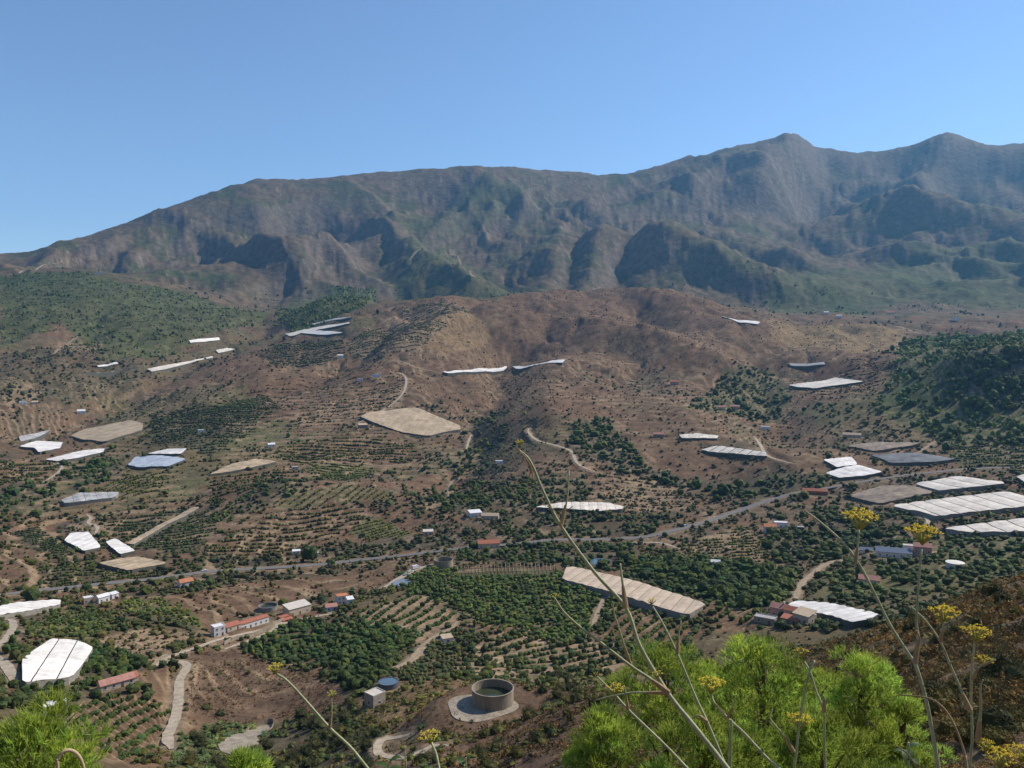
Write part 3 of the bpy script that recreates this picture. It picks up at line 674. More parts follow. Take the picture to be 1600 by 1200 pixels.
# old cultivation terraces all over the lower slopes
oldt = sstep(-.25, -.02, fbm(X / 190 + 3, Y / 190, 3, 241) + .25 * n20) * sstep(380, 460, RR) * (1 - sstep(1700, 2000, RR)) * (np.abs(AZ) < R(36))[None, :] * (1 - TER) * (~EX)
TERH = np.where(oldt > .02, np.where(RR > 900, 3.4, 2.4), TERH); TER = np.maximum(TER, oldt * .8)
# terraces: level benches with steep risers
fr = np.mod(Zs / TERH, 1.0)
ZPRE = Zs.copy(); FRAC = fr
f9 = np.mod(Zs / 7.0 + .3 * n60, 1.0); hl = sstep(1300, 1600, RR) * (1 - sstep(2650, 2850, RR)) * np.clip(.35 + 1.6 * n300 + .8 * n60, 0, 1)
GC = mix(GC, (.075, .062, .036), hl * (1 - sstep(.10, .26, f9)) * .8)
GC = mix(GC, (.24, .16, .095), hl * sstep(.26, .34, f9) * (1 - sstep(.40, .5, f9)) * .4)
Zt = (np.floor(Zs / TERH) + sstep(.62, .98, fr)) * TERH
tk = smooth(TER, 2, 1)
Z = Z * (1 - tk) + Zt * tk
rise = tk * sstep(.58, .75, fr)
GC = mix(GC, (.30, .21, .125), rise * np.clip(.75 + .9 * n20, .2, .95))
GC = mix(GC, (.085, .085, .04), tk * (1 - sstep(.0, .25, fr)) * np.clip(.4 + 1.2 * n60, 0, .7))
for sub, best, half, kind in verges:                       # bare verges along the roads
    w = (1 - sstep(half, half + 3 + 5 * np.clip(.5 + n20[sub], 0, 1), best)) * np.clip(.62 + .8 * n8[sub], .1, .85)
    GC[sub] = GC[sub] * (1 - w[..., None]) + np.array((.30, .22, .135))[None, None] * w[..., None]
Zs = Z.copy()

def pad_ground(loc, rad, z=None, blend=1.9):
    """level the ground round a building"""
    P = [(loc[0] - rad, loc[1] - rad), (loc[0] + rad, loc[1] + rad), (loc[0] - rad, loc[1] + rad), (loc[0] + rad, loc[1] - rad)]
    sub = bbox_sub(P, rad * blend)
    d = np.hypot(X[sub] - loc[0], Y[sub] - loc[1])
    w = 1 - sstep(rad * 1.05, rad * blend, d)
    Z[sub] = Z[sub] * (1 - w) + (loc[2] if z is None else z) * w
    EX[sub] |= d < rad * 1.15

# ------------------------------------------------------------------ net houses and plastic greenhouses
def net_mat(name, color, noise=.10):
    return new_mat(name, color, .55, noise * 1.8, .05, spec=.25, bump=.08, bscale=.5)
NETM = dict(white=net_mat('white_plastic_sheet', (.82, .755, .67)), cream=net_mat('cream_net', (.74, .65, .53)), tan=net_mat('tan_net', (.47, .35, .215), .13), buff=net_mat('buff_net', (.56, .43, .30), .08),
            grey=net_mat('weathered_grey_net', (.44, .42, .38), .16), blue=net_mat('bluish_net', (.46, .50, .54), .08), brown=net_mat('brown_net', (.30, .225, .15), .2), slate=net_mat('dark_net', (.19, .185, .17), .2))
SIDEM = new_mat('green_grey_side_net', (.115, .115, .09), .9, .25, .5)
SIDEL = new_mat('pale_side_net', (.27, .245, .20), .9, .2, .5)
POSTM = new_mat('galvanised_post', (.42, .42, .40), .5, .1, 2)
def roof_point(px, py, h):
    az, t = pix_azt(px, py)
    fa = np.interp(az, AZ, np.arange(NA)); j = int(fa); v = fa - j
    prof = (Zs[:, j] * (1 - v) + Zs[:, j + 1] * v + h) / ROWS
    i0 = int(np.searchsorted(ROWS, 250))
    hit = np.where(prof[i0:] >= t)[0]
    i = i0 + (int(hit[0]) if len(hit) else int(np.argmax(prof[i0:])))
    a, b = prof[i - 1] - t, prof[i] - t
    d = ROWS[i - 1] + (ROWS[i] - ROWS[i - 1]) * (min(max(-a / (b - a), 0), 1) if b != a else 0)
    return Vector((d * math.sin(az), d * math.cos(az)))
def clip_half(poly, n, c, keep_less):
    out = []
    for i in range(len(poly)):
        p, q = poly[i - 1], poly[i]
        a, b = p.dot(n) - c, q.dot(n) - c
        if keep_less: a, b = -a, -b
        if (a >= 0) != (b >= 0):
            t = a / (a - b); out.append(p + (q - p) * t)
        if b >= 0: out.append(q)
    return out
def round_off(P, f=.07):
    out = []; rg = random.Random(int(abs(P[0].x * 7 + P[0].y)))
    for i in range(len(P)):
        a, b = P[i], P[(i + 1) % len(P)]; L_ = (b - a).length; nv = Vector((b.y - a.y, a.x - b.x)).normalized()
        out.append(a + (b - a) * f)
        if L_ > 25: out.append(a.lerp(b, .36) + nv * rg.uniform(-.011, .011) * L_); out.append(a.lerp(b, .66) + nv * rg.uniform(-.011, .011) * L_)
        out.append(b + (a - b) * f)
    return out
def greenhouse(label, mat, pts, h=4.0, seam=0.0, panel=None, angle=None, gap=.5, side=None, group='net houses and plastic greenhouses on the slopes', name='greenhouse', ripple=.35, cat='greenhouse', posts=False, run=None):
    h = 2.6 + (h - 3) * .5
    P = round_off([roof_point(x, y, h) for x, y in pts])
    if sum(P[i - 1].x * P[i].y - P[i].x * P[i - 1].y for i in range(len(P))) < 0: P.reverse()
    cx = sum((p.x for p in P)) / len(P); cy = sum((p.y for p in P)) / len(P)
    gz = float(sample(cx, cy, Zs))
    root = thing(name, (cx, cy, gz), label, cat, group)
    sub = bbox_sub([(p.x, p.y) for p in P], 3)
    EX[sub] |= inside(X[sub], Y[sub], [(p.x, p.y) for p in P])
    # ground below a level-ish plane so that nothing pokes through: fit a smooth surface
    rim = np.array([[p.x, p.y, float(sample(p.x, p.y, Zs))] for p in P])
    A = np.c_[rim[:, 0] - cx, rim[:, 1] - cy, np.ones(len(rim))]
    coef = np.linalg.lstsq(A, rim[:, 2], rcond=None)[0]
    def zs(x, y):
        pl = coef[0] * (x - cx) + coef[1] * (y - cy) + coef[2]
        return pl * .65 + float(sample(x, y, Zs)) * .35
    gsub = Z[sub]; m = inside(X[sub], Y[sub], [(p.x, p.y) for p in P])
    lim = (coef[0] * (X[sub] - cx) + coef[1] * (Y[sub] - cy) + coef[2]) * .65 + Zs[sub] * .35 + .4
    Z[sub] = np.where(m, np.minimum(gsub, lim), gsub)
    # panel direction: across the long axis unless given
    if angle is None:
        C = np.cov(np.array([[p.x - cx, p.y - cy] for p in P]).T); w, v = np.linalg.eigh(C)
        n = Vector((v[0, 1], v[1, 1]))
    else:
        n = Vector((math.cos(R(angle)), math.sin(R(angle))))
    if run:
        t_ = (roof_point(*run[1], h) - roof_point(*run[0], h)).normalized(); n = Vector((t_.y, -t_.x))
    t_ = Vector((-n.y, n.x))
    dist = math.hypot(cx, cy)
    if not seam: gap = .28
    if panel is None: panel = max(7.0, dist * .0115)
    lo = min(p.dot(n) for p in P); hi = max(p.dot(n) for p in P)
    k = max(1, round((hi - lo) / panel)); step = (hi - lo) / k
    ts = [p.dot(t_) for p in P]; tlo, thi = min(ts), max(ts)
    kt = max(1, min(14, round((thi - tlo) / 9))); tstep = (thi - tlo) / kt
    for q in range(k):
        strip = clip_half(clip_half(P, n, lo + q * step + (gap * .5 if q  else 0), False), n, lo + (q + 1) * step - (gap * .5 if q < k - 1 else 0), True)
        if len(strip) < 3: continue
        mb = MB()
        for half in range(2):
            hs = clip_half(clip_half(strip, n, lo + (q + half * .5) * step, False), n, lo + (q + .5 + half * .5) * step, True)
            if len(hs) < 3: continue
            for r_ in range(kt):
                cell = clip_half(clip_half(hs, t_, tlo + r_ * tstep, False), t_, tlo + (r_ + 1) * tstep, True)
                if len(cell) < 3: continue
                vs = []
                for p in cell:
                    u = (p.dot(n) - lo) / step - q
                    vs.append((p.x - cx, p.y - cy, zs(p.x, p.y) + h + ripple * (1 - abs(2 * u - 1)) - gz))
                nn = len(vs)
                mb.add(vs + [(x, y, z - .12) for x, y, z in vs], [tuple(range(nn)), tuple(reversed(range(nn, 2 * nn)))])
        if mb.f: mb.build('roof_panel', NETM[mat], root)
    # side nets down to the ground, one per straight side
    for i in range(len(P)):
        a, b = P[i - 1], P[i]; L_ = (b - a).length
        if L_ < 1: continue
        m_ = max(1, int(L_ / 8)); mb = MB(); nv = Vector((b.y - a.y, a.x - b.x)).normalized() * .1
        for q in range(m_):
            vs = []
            for s_ in (q / m_, (q + 1) / m_):
                p = a + (b - a) * s_; z1 = zs(p.x, p.y); z0 = min(float(sample(p.x, p.y)), z1) - 1.0
                for e in (-1, 1):
                    vs += [(p.x - cx + e * nv.x, p.y - cy + e * nv.y, z0 - gz), (p.x - cx + e * nv.x, p.y - cy + e * nv.y, z1 + h - .06 - gz)]
            mb.add(vs, [(0, 4, 5, 1), (2, 3, 7, 6), (1, 5, 7, 3)])
        mb.build('side_net', side or SIDEM, root)
    if posts:
        mb = MB()
        for i in range(len(P)):
            a, b = P[i - 1], P[i]; m_ = max(1, int((b - a).length / 6))
            for q in range(m_):
                p = a + (b - a) * (q / m_); z1 = zs(p.x, p.y)
                mb.tube([(p.x - cx, p.y - cy, z1 - 1 - gz), (p.x - cx, p.y - cy, z1 + h + .5 - gz)], [.12, .12], 5)
        mb.build('perimeter_posts', POSTM, root)
    return root
G = greenhouse
G('white plastic greenhouse with two dark roof seams, largest at lower left', 'white', [(35, 1027), (81, 999), (121, 1000), (146, 1010), (112, 1060), (35, 1067)], 4, 1, 8.5, None, .5, SIDEL, ripple=.35, run=((56, 1050), (88, 1003)))
G('white greenhouse cut by the picture edge above the pale farm track', 'white', [(-40, 955), (27, 941), (95, 937), (94, 944), (47, 954), (-30, 965)], 4, 0, None, None, .5, SIDEL)
G('white five-sided greenhouse beside the dark hedge-like grove', 'white', [(100, 845), (110, 832), (139, 831), (158, 855), (131, 861)], 3.6, 0, None, 0)
G('small bright white sloping greenhouse next to the diagonal net strip', 'white', [(165, 846), (179, 842), (212, 860), (187, 866)], 3.6, 0)
G('tan flat net house just above the main road', 'tan', [(152, 880), (212, 869), (262, 880), (202, 891)], 4, 0)
G('weathered grey net house with sagging edge and tall grey side', 'grey', [(95, 780), (125, 769), (145, 771), (186, 768), (180, 777), (102, 787)], 5, 0, None, None, .5, SIDEL)
G('pale blue-grey rounded net house below a white one', 'blue', [(199, 725), (212, 714), (250, 711), (291, 718), (262, 729), (220, 731)], 4, 0)
G('flat white greenhouse directly above the blue-grey net house', 'white', [(229, 709), (260, 701), (292, 701), (282, 709)], 4, 0)
G('long thin white greenhouse between the tan net and the dark grove', 'white', [(70, 717), (120, 706), (164, 700), (162, 706), (90, 720)], 3.6, 0)
G('white greenhouse with stepped corner near the left edge', 'white', [(30, 697), (60, 689), (99, 691), (94, 699), (60, 707), (54, 700)], 4.5, 0)
G('narrow grey net strip above the stepped white greenhouse', 'grey', [(29, 682), (75, 670), (78, 672), (33, 687)], 3.5, 0)
G('long rounded tan net house on the left slope', 'tan', [(110, 680), (135, 670), (205, 655), (224, 662), (222, 672), (162, 691), (127, 687)], 3.5, 0)
G('crescent-shaped tan net on the knoll below the olive slope', 'tan', [(327, 741), (362, 725), (400, 715), (433, 722), (395, 729), (345, 739)], 3.5, 0, None, None, .5, SIDEM)
G('long narrow buff diagonal net strip between two dark orchards', 'tan', [(198, 847), (246, 822), (296, 793), (310, 789), (311, 792), (262, 821), (210, 850)], 3, 0, 14)
G('largest tan net house in the middle of the slope', 'tan', [(562, 652), (575, 645), (652, 635), (690, 652), (718, 667), (720, 673), (670, 680), (625, 673)], 4, 0)
G('long white greenhouse on the brown hill, western of two in line', 'white', [(691, 581), (742, 573), (792, 567), (792, 573), (700, 586)], 4, 0, 16)
G('white greenhouse on the brown hill beside the dirt cutting', 'white', [(800, 572), (840, 566), (884, 563), (878, 569), (806, 578)], 4, 0, 16)
G('cream lens-shaped greenhouse under the green wooded hill', 'white', [(467, 520), (495, 516), (538, 517), (505, 523)], 5, 0)
G('long cream strip greenhouse slanting above the lens-shaped one', 'cream', [(445, 522), (495, 510), (545, 503), (547, 506), (497, 515), (452, 525)], 4, 0)
G('thin grey net strip highest under the green wooded hill', 'grey', [(486, 505), (547, 495), (549, 497), (490, 508)], 4, 0)
G('short white greenhouse at the foot of the wooded left ridge', 'white', [(295, 532), (342, 527), (344, 531), (298, 536)], 4, 0)
G('long pale tapering net strip above the brown shrubby slope', 'cream', [(230, 577), (250, 571), (300, 562), (332, 557), (333, 560), (282, 572), (237, 580)], 4, 0)
G('small cream greenhouse at the upper end of the tapering strip', 'cream', [(337, 547), (355, 543), (368, 545), (341, 551)], 4, 0)
G('long thin white greenhouse lower of two on the far left slope', 'white', [(122, 581), (212, 570), (215, 573), (156, 582)], 4, 0)
G('short thin white greenhouse upper of two on the far left slope', 'white', [(151, 570), (184, 565), (185, 568), (154, 573)], 4, 0)
G('thin white greenhouse high on the brown hill behind shrubs', 'white', [(1126, 495), (1150, 500), (1188, 503), (1184, 507), (1155, 505)], 4, 0)
G('thin cream greenhouse above the dry field near the pine wood', 'cream', [(1232, 566), (1287, 565), (1290, 568), (1236, 571)], 4, 0)
G('cream wedge-shaped greenhouse below the terraced brown slope', 'cream', [(1231, 601), (1270, 597), (1305, 588), (1350, 595), (1325, 600), (1272, 607)], 6, 0, None, 60)
G('small pale arched greenhouse above the seamed one', 'cream', [(1061, 680), (1090, 676), (1123, 681), (1120, 685), (1066, 685)], 4, 0)
G('pale greenhouse with slanting dark seams beside the brown spur', 'cream', [(1095, 701), (1122, 696), (1197, 706), (1198, 711), (1150, 710), (1110, 706)], 5, 1, 15, None, 1.2, ripple=.5, run=((1122, 705), (1134, 698)))
G('long cream curved greenhouse above the road bend', 'cream', [(835, 795), (875, 785), (900, 783), (950, 785), (975, 793), (972, 797), (937, 798), (895, 795)], 4, 0)
G('upper white half of the two-part greenhouse by the dark trees', 'white', [(1286, 718), (1330, 714), (1340, 725), (1308, 731)], 4, 0)
G('lower white fan-shaped half of the two-part greenhouse', 'white', [(1290, 739), (1309, 732), (1340, 727), (1379, 736), (1355, 743), (1312, 747)], 4, 0, 12, 20)
G('cream ribbed greenhouse upper of the three large right ones', 'cream', [(1429, 755), (1495, 744), (1567, 752), (1569, 756), (1470, 768)], 5, 1, 16, None, .9, SIDEL, ripple=.5, run=((1491, 752), (1535, 762)))
G('cream ribbed greenhouse middle and longest of the three right ones', 'cream', [(1392, 790), (1490, 778), (1575, 767), (1630, 782), (1630, 787), (1467, 807)], 5, 1, 16, None, .9, SIDEL, ripple=.5, run=((1491, 780), (1535, 792)))
G('cream ribbed greenhouse lowest of the three large right ones', 'cream', [(1475, 826), (1537, 816), (1640, 805), (1640, 831), (1512, 832)], 5, 1, 16, None, .9, SIDEL, ripple=.5, run=((1542, 816), (1570, 829)))
G('cream greenhouse cut by the picture edge above the curved cutting', 'cream', [(1587, 745), (1640, 735), (1640, 760), (1604, 756)], 5, 1, None, 12, .6)
G('long tan ribbed net house running down through the valley orchard', 'buff', [(885, 884), (900, 885), (1000, 912), (1104, 940), (1076, 961), (960, 929), (878, 904)], 5, 1, 9, None, .36, SIDEL, ripple=.35, run=((1057, 954), (1068, 940)))
G('white greenhouse behind the red-roofed farmhouse', 'white', [(1225, 948), (1243, 939), (1295, 942), (1359, 955), (1373, 960), (1360, 967), (1330, 973), (1300, 962)], 4, 0, 9, None)
G('low brown net yard with posts beyond the dark trees', 'brown', [(1322, 697), (1375, 691), (1440, 690), (1425, 697), (1365, 704)], 3, 1, 9, 60, .5, SIDEM, posts=True)
G('low dark grey net yard with posts below the brown one', 'slate', [(1360, 712), (1412, 707), (1445, 709), (1495, 717), (1465, 722), (1390, 723)], 4, 1, 9, 60, .5, SIDEM, posts=True)
G('brown net yard with standing posts beside the upper ribbed greenhouse', 'brown', [(1327, 775), (1375, 760), (1425, 759), (1462, 770), (1374, 786)], 2.2, 1, 8, 60, .6, SIDEM, posts=True)

# ------------------------------------------------------------------ buildings
WALLM = dict(white=new_mat('whitewashed_wall', (.72, .70, .66), .9, .07, .6, bump=.01), cream=new_mat('cream_render_wall', (.56, .47, .35), .9, .1, .5, bump=.01),
             conc=new_mat('raw_concrete_wall', (.36, .31, .25), .95, .18, .7, bump=.02), brick=new_mat('red_brick_wall', (.36, .15, .10), .9, .2, .8, bump=.02),
             blue=new_mat('pale_blue_wall', (.46, .55, .68), .9, .07, .6), stone=new_mat('stone_wall', (.30, .25, .19), .95, .3, .9, bump=.05), dark=new_mat('dark_shed_wall', (.11, .10, .10), .8, .2, .6), pink=new_mat('pink_render_wall', (.55, .33, .27), .9, .1, .6))
ROOFM = dict(tile=new_mat('red_tile_roof', (.40, .145, .085), .85, .22, .9, bump=.05), orange=new_mat('orange_tile_roof', (.52, .21, .10), .85, .2, .9, bump=.05), tan=new_mat('tan_flat_roof', (.50, .38, .26), .9, .12, .4),
             sheet=new_mat('pale_sheet_roof', (.62, .55, .46), .6, .12, .3), grey=new_mat('grey_flat_roof', (.38, .36, .34), .9, .15, .5), white=new_mat('white_flat_roof', (.74, .72, .69), .8, .06, .5), panel=new_mat('dark_sheet_roof', (.10, .115, .15), .4, .1, .5), pinkt=new_mat('pinkish_tile_roof', (.44, .22, .17), .85, .2, .8))
FRAMEM = new_mat('window_frame', (.55, .53, .5), .6); PANEM = new_mat('window_pane', (.03, .04, .05), .15, spec=.6); DOORM = new_mat('brown_door', (.16, .08, .04), .7, .1, 3)
_win_cache = {}
def window_meshes():
    if not _win_cache:
        f = MB()
        for b in ((-.6, -.5, -.08, .02, 0, 1.3), (.5, .6, -.08, .02, 0, 1.3), (-.5, .5, -.08, .02, 0, .1), (-.5, .5, -.08, .02, 1.2, 1.3), (-.72, .72, -.14, -.08, -.1, 0)): f.box(*b)
        p = MB(); p.box(-.5, .5, -.03, .02, .1, 1.2)
        d = MB(); d.box(-.55, .55, -.06, .02, 0, 2.1)
        h = MB(); h.box(.35, .45, -.10, -.06, .95, 1.1)
        _win_cache.update(f=f.mesh('window', FRAMEM), p=p.mesh('pane', PANEM), d=d.mesh('door', DOORM), h=h.mesh('handle', FRAMEM))
    return _win_cache
def building(label, px, py, w, d, h, rot=0, wall='white', roof='flat', roofm='tan', name='house', cat='house', wins=2, chimney=False, dmin=250, door=True, group=None, rise=.28, awning=None, extra=None):
    g = ground(px, py, dmin)
    n = Vector((g.x, g.y)).normalized()
    c = Vector((g.x + n.x * d * .4, g.y + n.y * d * .4, g.z))
    z = float(sample(c.x, c.y, Zs)) * .5 + g.z * .5
    c.z = z
    pad_ground(c, max(w, d) * .62)
    face = math.atan2(c.x, c.y)
    root = thing(name, c, label, cat, group, R(rot) - face)
    mb = MB(); mb.box(-w / 2, w / 2, -d / 2, d / 2, -2.0, h)
    if roof == 'gable':
        mb.add([(-w / 2, -d / 2, h), (-w / 2, d / 2, h), (-w / 2, 0, h + d * rise), (w / 2, -d / 2, h), (w / 2, d / 2, h), (w / 2, 0, h + d * rise)], [(0, 2, 1), (3, 4, 5)])
    mb.build('wall', WALLM[wall], root)
    rb = MB(); o = .35
    if roof == 'gable':
        for s in (-1, 1):
            e = s * (d / 2 + o); ze = h - o * rise * 2 + .04; zr = h + d * rise + .04; t = .18
            rb.add([(-w / 2 - o, e, ze), (w / 2 + o, e, ze), (w / 2 + o, 0, zr), (-w / 2 - o, 0, zr), (-w / 2 - o, e, ze + t), (w / 2 + o, e, ze + t), (w / 2 + o, 0, zr + t), (-w / 2 - o, 0, zr + t)],
                   [(0, 1, 2, 3), (7, 6, 5, 4), (0, 4, 5, 1), (1, 5, 6, 2), (3, 7, 4, 0)])
    elif roof == 'shed':
        t = .16; zl = h + .03; zh = h + d * .2
        rb.add([(-w / 2 - o, -d / 2 - o, zl), (w / 2 + o, -d / 2 - o, zl), (w / 2 + o, d / 2 + o, zh), (-w / 2 - o, d / 2 + o, zh), (-w / 2 - o, -d / 2 - o, zl + t), (w / 2 + o, -d / 2 - o, zl + t), (w / 2 + o, d / 2 + o, zh + t), (-w / 2 - o, d / 2 + o, zh + t)],
               [(3, 2, 1, 0), (4, 5, 6, 7), (0, 1, 5, 4), (1, 2, 6, 5), (2, 3, 7, 6), (3, 0, 4, 7)])
    else:
        rb.box(-w / 2 + .25, w / 2 - .25, -d / 2 + .25, d / 2 - .25, h + .003, h + .06)
        for b in ((-w / 2 - .03, w / 2 + .03, -d / 2 - .03, -d / 2 + .22), (-w / 2 - .03, w / 2 + .03, d / 2 - .22, d / 2 + .03), (-w / 2 - .03, -w / 2 + .22, -d / 2 + .23, d / 2 - .23), (w / 2 - .22, w / 2 + .03, -d / 2 + .23, d / 2 - .23)):
            rb.box(*b, h + .003, h + .4)
    r_ = rb.build('roof', ROOFM[roofm], root)
    if chimney:
        cb = MB(); cb.box(w * .2, w * .2 + .7, -.35, .35, h, h + d * rise + 1.1); cb.box(w * .2 - .08, w * .2 + .78, -.43, .43, h + d * rise + 1.1, h + d * rise + 1.25)
        cb.build('chimney', WALLM['white'], r_)
    wm = window_meshes(); st = max(1, int(h / 2.9))
    for s in range(st):
        for k in range(wins):
            x = -w / 2 + (k + .5) * w / wins
            if s == 0 and door and k == wins // 2:
                o_ = link('door', wm['d'], root, (x, -d / 2, 0)); link('handle', wm['h'], o_)
            else:
                o_ = link('window', wm['f'], root, (x, -d / 2, 1.0 + s * 2.9)); link('pane', wm['p'], o_)
        if d > 4:
            for sx in (-1, 1):
                o_ = link('window', wm['f'], root, (sx * w / 2, 0, 1.0 + s * 2.9), sx * math.pi / 2); link('pane', wm['p'], o_)
    if awning:
        ab = MB(); ab.add([(-w / 2, -d / 2 - .02, h * .86), (w / 2, -d / 2 - .02, h * .86), (w / 2, -d / 2 - 3, h * .68), (-w / 2, -d / 2 - 3, h * .68), (-w / 2, -d / 2 - .02, h * .86 + .08), (w / 2, -d / 2 - .02, h * .86 + .08), (w / 2, -d / 2 - 3, h * .68 + .08), (-w / 2, -d / 2 - 3, h * .68 + .08)],
                          [(0, 1, 2, 3), (7, 6, 5, 4), (3, 2, 6, 7), (0, 3, 7, 4), (1, 5, 6, 2)])
        a_ = ab.build('awning', ROOFM[awning], root)
        for sx in (-.48, 0, .48):
            pb = MB(); pb.tube([(w * sx, -d / 2 - 2.8, -.5), (w * sx, -d / 2 - 2.8, h * .69)], [.09, .09], 6); pb.build('post', FRAMEM, a_)
    return root
B = building
B('white two-storey house with tan flat roof behind the long farm buildings', 535, 944, 9, 8, 6, 14, 'white', 'flat', 'orange', wins=3)
B('small white annex against the two-storey house', 547, 944, 4.5, 5, 3.6, 14, 'white', 'shed', 'white', wins=1)
B('small pale blue house with pink tiled roof among the orchard trees', 517, 955, 8, 6, 3.2, 12, 'blue', 'gable', 'pinkt')
B('large farm warehouse with pale sheet roof behind the brick shed', 464, 960, 17, 9, 5, 30, 'cream', 'shed', 'sheet', 'warehouse', 'warehouse', 3, awning=None)
B('red brick shed with bright red awning below the warehouse', 444, 972, 8, 5, 3.6, 30, 'brick', 'flat', 'tile', 'shed', 'shed', 2, awning='tile')
B('long white packing shed with red roof strips above the farm wall', 388, 981, 27, 6, 4, 32, 'white', 'gable', 'tile', 'packing_shed', 'shed', 7, rise=.14)
B('red-roofed open lean-to at the end of the packing shed', 363, 985, 10, 5, 3, 32, 'cream', 'shed', 'tile', 'lean_to', 'shed', 2)
B('white two-storey block with open upper terrace beside the track', 341, 994, 7, 6, 6, 20, 'white', 'flat', 'white', wins=2)
B('bare concrete hut on the slope beside the small round pool', 586, 1103, 6.4, 6, 5, 38, 'conc', 'flat', 'sheet', 'hut', 'hut', 1, door=False, dmin=150)
B('low house with cream and pink tiled roof beside the dark orchard', 182, 1075, 15, 6, 3, 16, 'cream', 'gable', 'pinkt', wins=4)
B('small extension with red tiled roof at the right end of the low house', 203, 1069, 6, 6, 3.2, 16, 'cream', 'gable', 'tile', wins=1, door=False)
B('white flat-roofed pump shed behind the foreground pine', 86, 1115, 8, 5, 3.4, 0, 'cream', 'flat', 'white', 'shed', 'shed', 1)
B('white house with bright orange roof at the bend of the main road', 290, 917, 10, 7, 4, 18, 'white', 'gable', 'orange')
B('white boxy house nearest the big left white greenhouse, right of it', 138, 943, 6, 5, 4, 10, 'cream', 'flat', 'white', wins=2)
B('white cottage in the middle of the small roadside cluster', 160, 941, 8, 5, 4, 30, 'white', 'gable', 'white', wins=2)
B('small white cottage at the right end of the roadside cluster', 178, 935, 5, 4, 3.2, 30, 'white', 'shed', 'white', wins=1)
B('white hillside house beside the pale winding path', 742, 808, 13, 9, 4.5, 18, 'white', 'shed', 'white', wins=3)
B('long tan-roofed house right of the white hillside house', 766, 812, 18, 8, 4, -6, 'cream', 'gable', 'tan', wins=4)
B('long red-roofed shed standing over the main road', 763, 857, 20, 9, 4.5, 8, 'cream', 'gable', 'tile', wins=4)
B('white house with orange tiled roof among the valley trees', 1203, 833, 11, 8, 6, 10, 'white', 'gable', 'orange', wins=3)
B('flat white house behind the orange-roofed valley house', 1220, 824, 12, 7, 4.5, 5, 'white', 'flat', 'white', wins=3)
B('dark square shed right of the orange-roofed valley house', 1251, 832, 6, 6, 5, 0, 'dark', 'flat', 'grey', 'shed', 'shed', 1)
B('long low brick shed with red roof above the valley trees', 1273, 773, 26, 8, 4, 4, 'brick', 'gable', 'tile', 'shed', 'shed', 4)
B('beige farmhouse in the dark trees below the pine wood', 1331, 684, 24, 9, 4, 2, 'cream', 'gable', 'tan', wins=4)
B('white-walled shed with dark sheet roof beside the yellow flower', 1354, 868, 9, 6, 4, 6, 'white', 'shed', 'panel', 'shed', 'shed', 2)
B('long low greenhouse shed with dark panelled roof on the valley track', 1396, 871, 24, 9, 3.6, 6, 'white', 'shed', 'panel', 'shed', 'shed', 5)
B('pinkish farm block at the end of the dark panelled shed', 1441, 865, 12, 8, 5, 4, 'pink', 'gable', 'pinkt', wins=3)
B('white wall house half hidden behind the pinkish farm block', 1421, 862, 9, 6, 4.5, 6, 'white', 'flat', 'sheet', wins=2)
B('low house with red roof between the fennel stems', 1358, 914, 12, 7, 3.6, 0, 'cream', 'gable', 'pinkt', wins=3)
B('farmhouse with red tiled roof in front of the white greenhouse', 1219, 964, 9, 7, 5, -20, 'pink', 'gable', 'pinkt', wins=2, chimney=True, dmin=330)
B('red-roofed wing beside the farmhouse chimney', 1237, 964, 7, 6, 3.6, -20, 'cream', 'gable', 'tile', wins=2, dmin=330)
B('tan farm barn with sloping pale roof', 1257, 974, 9, 8, 4.4, -30, 'cream', 'shed', 'tan', 'barn', 'barn', 2, dmin=330)
B('grey flat-roofed garage left of the red-tiled farmhouse', 1196, 974, 11, 6, 3, -14, 'conc', 'flat', 'grey', 'garage', 'garage', 2, dmin=330)
B('dark-fronted low store under the farmhouse', 1236, 976, 9, 5, 2.8, -20, 'stone', 'shed', 'tile', 'store', 'shed', 2, dmin=330)
B('small white shed on the scrubby slope above the tan net', 532, 560, 12, 8, 6, 0, 'white', 'shed', 'white', 'shed', 'shed', 2)
B('white cottage on the olive slope near the crescent net', 424, 699, 10, 7, 4, 10, 'white', 'gable', 'white')
B('cream hut by the knoll track below the crescent net', 461, 734, 9, 6, 4, 0, 'cream', 'flat', 'sheet', 'hut', 'hut', 2)
B('stone hut at the corner of the largest tan net', 567, 669, 14, 9, 5, 10, 'stone', 'shed', 'tan', 'hut', 'hut', 3)
B('white house in the far left orchards above the rounded tan net', 127, 647, 13, 9, 5, 0, 'white', 'gable', 'white')
B('small white farmhouse in the left-edge scrub', 36, 632, 12, 8, 5, 0, 'white', 'flat', 'white')
B('tiny white hut beside the left-edge farmhouse', 55, 632, 9, 7, 4, 0, 'cream', 'gable', 'tan', 'hut', 'hut')
B('white cottage on the far right plateau by the dark thicket', 1291, 491, 14, 9, 6, 0, 'white', 'gable', 'white')
B('twin-gabled white house on the far right plateau', 1311, 497, 14, 10, 7, 0, 'white', 'gable', 'sheet')
B('white house at the far right plateau road', 1493, 501, 16, 12, 9, 0, 'white', 'flat', 'white')
B('orange-roofed farm on the far right plateau', 1392, 491, 26, 12, 6, 0, 'cream', 'gable', 'orange', wins=4)
B('cream hut below the far hillside road on the left', 155, 430, 26, 18, 9, 0, 'cream', 'flat', 'white', 'hut', 'hut', dmin=2000)
B('small pinkish house in the trees on the middle slope', 1054, 602, 16, 9, 6, 0, 'pink', 'gable', 'tile', wins=3)
B('red-roofed cottage left of the seamed greenhouse trees', 1029, 684, 15, 8, 4.5, 0, 'stone', 'gable', 'pinkt', wins=3)
B('pink-roofed house upper of two beside the middle valley trees', 1148, 640, 14, 8, 5, 0, 'pink', 'gable', 'pinkt', wins=3)
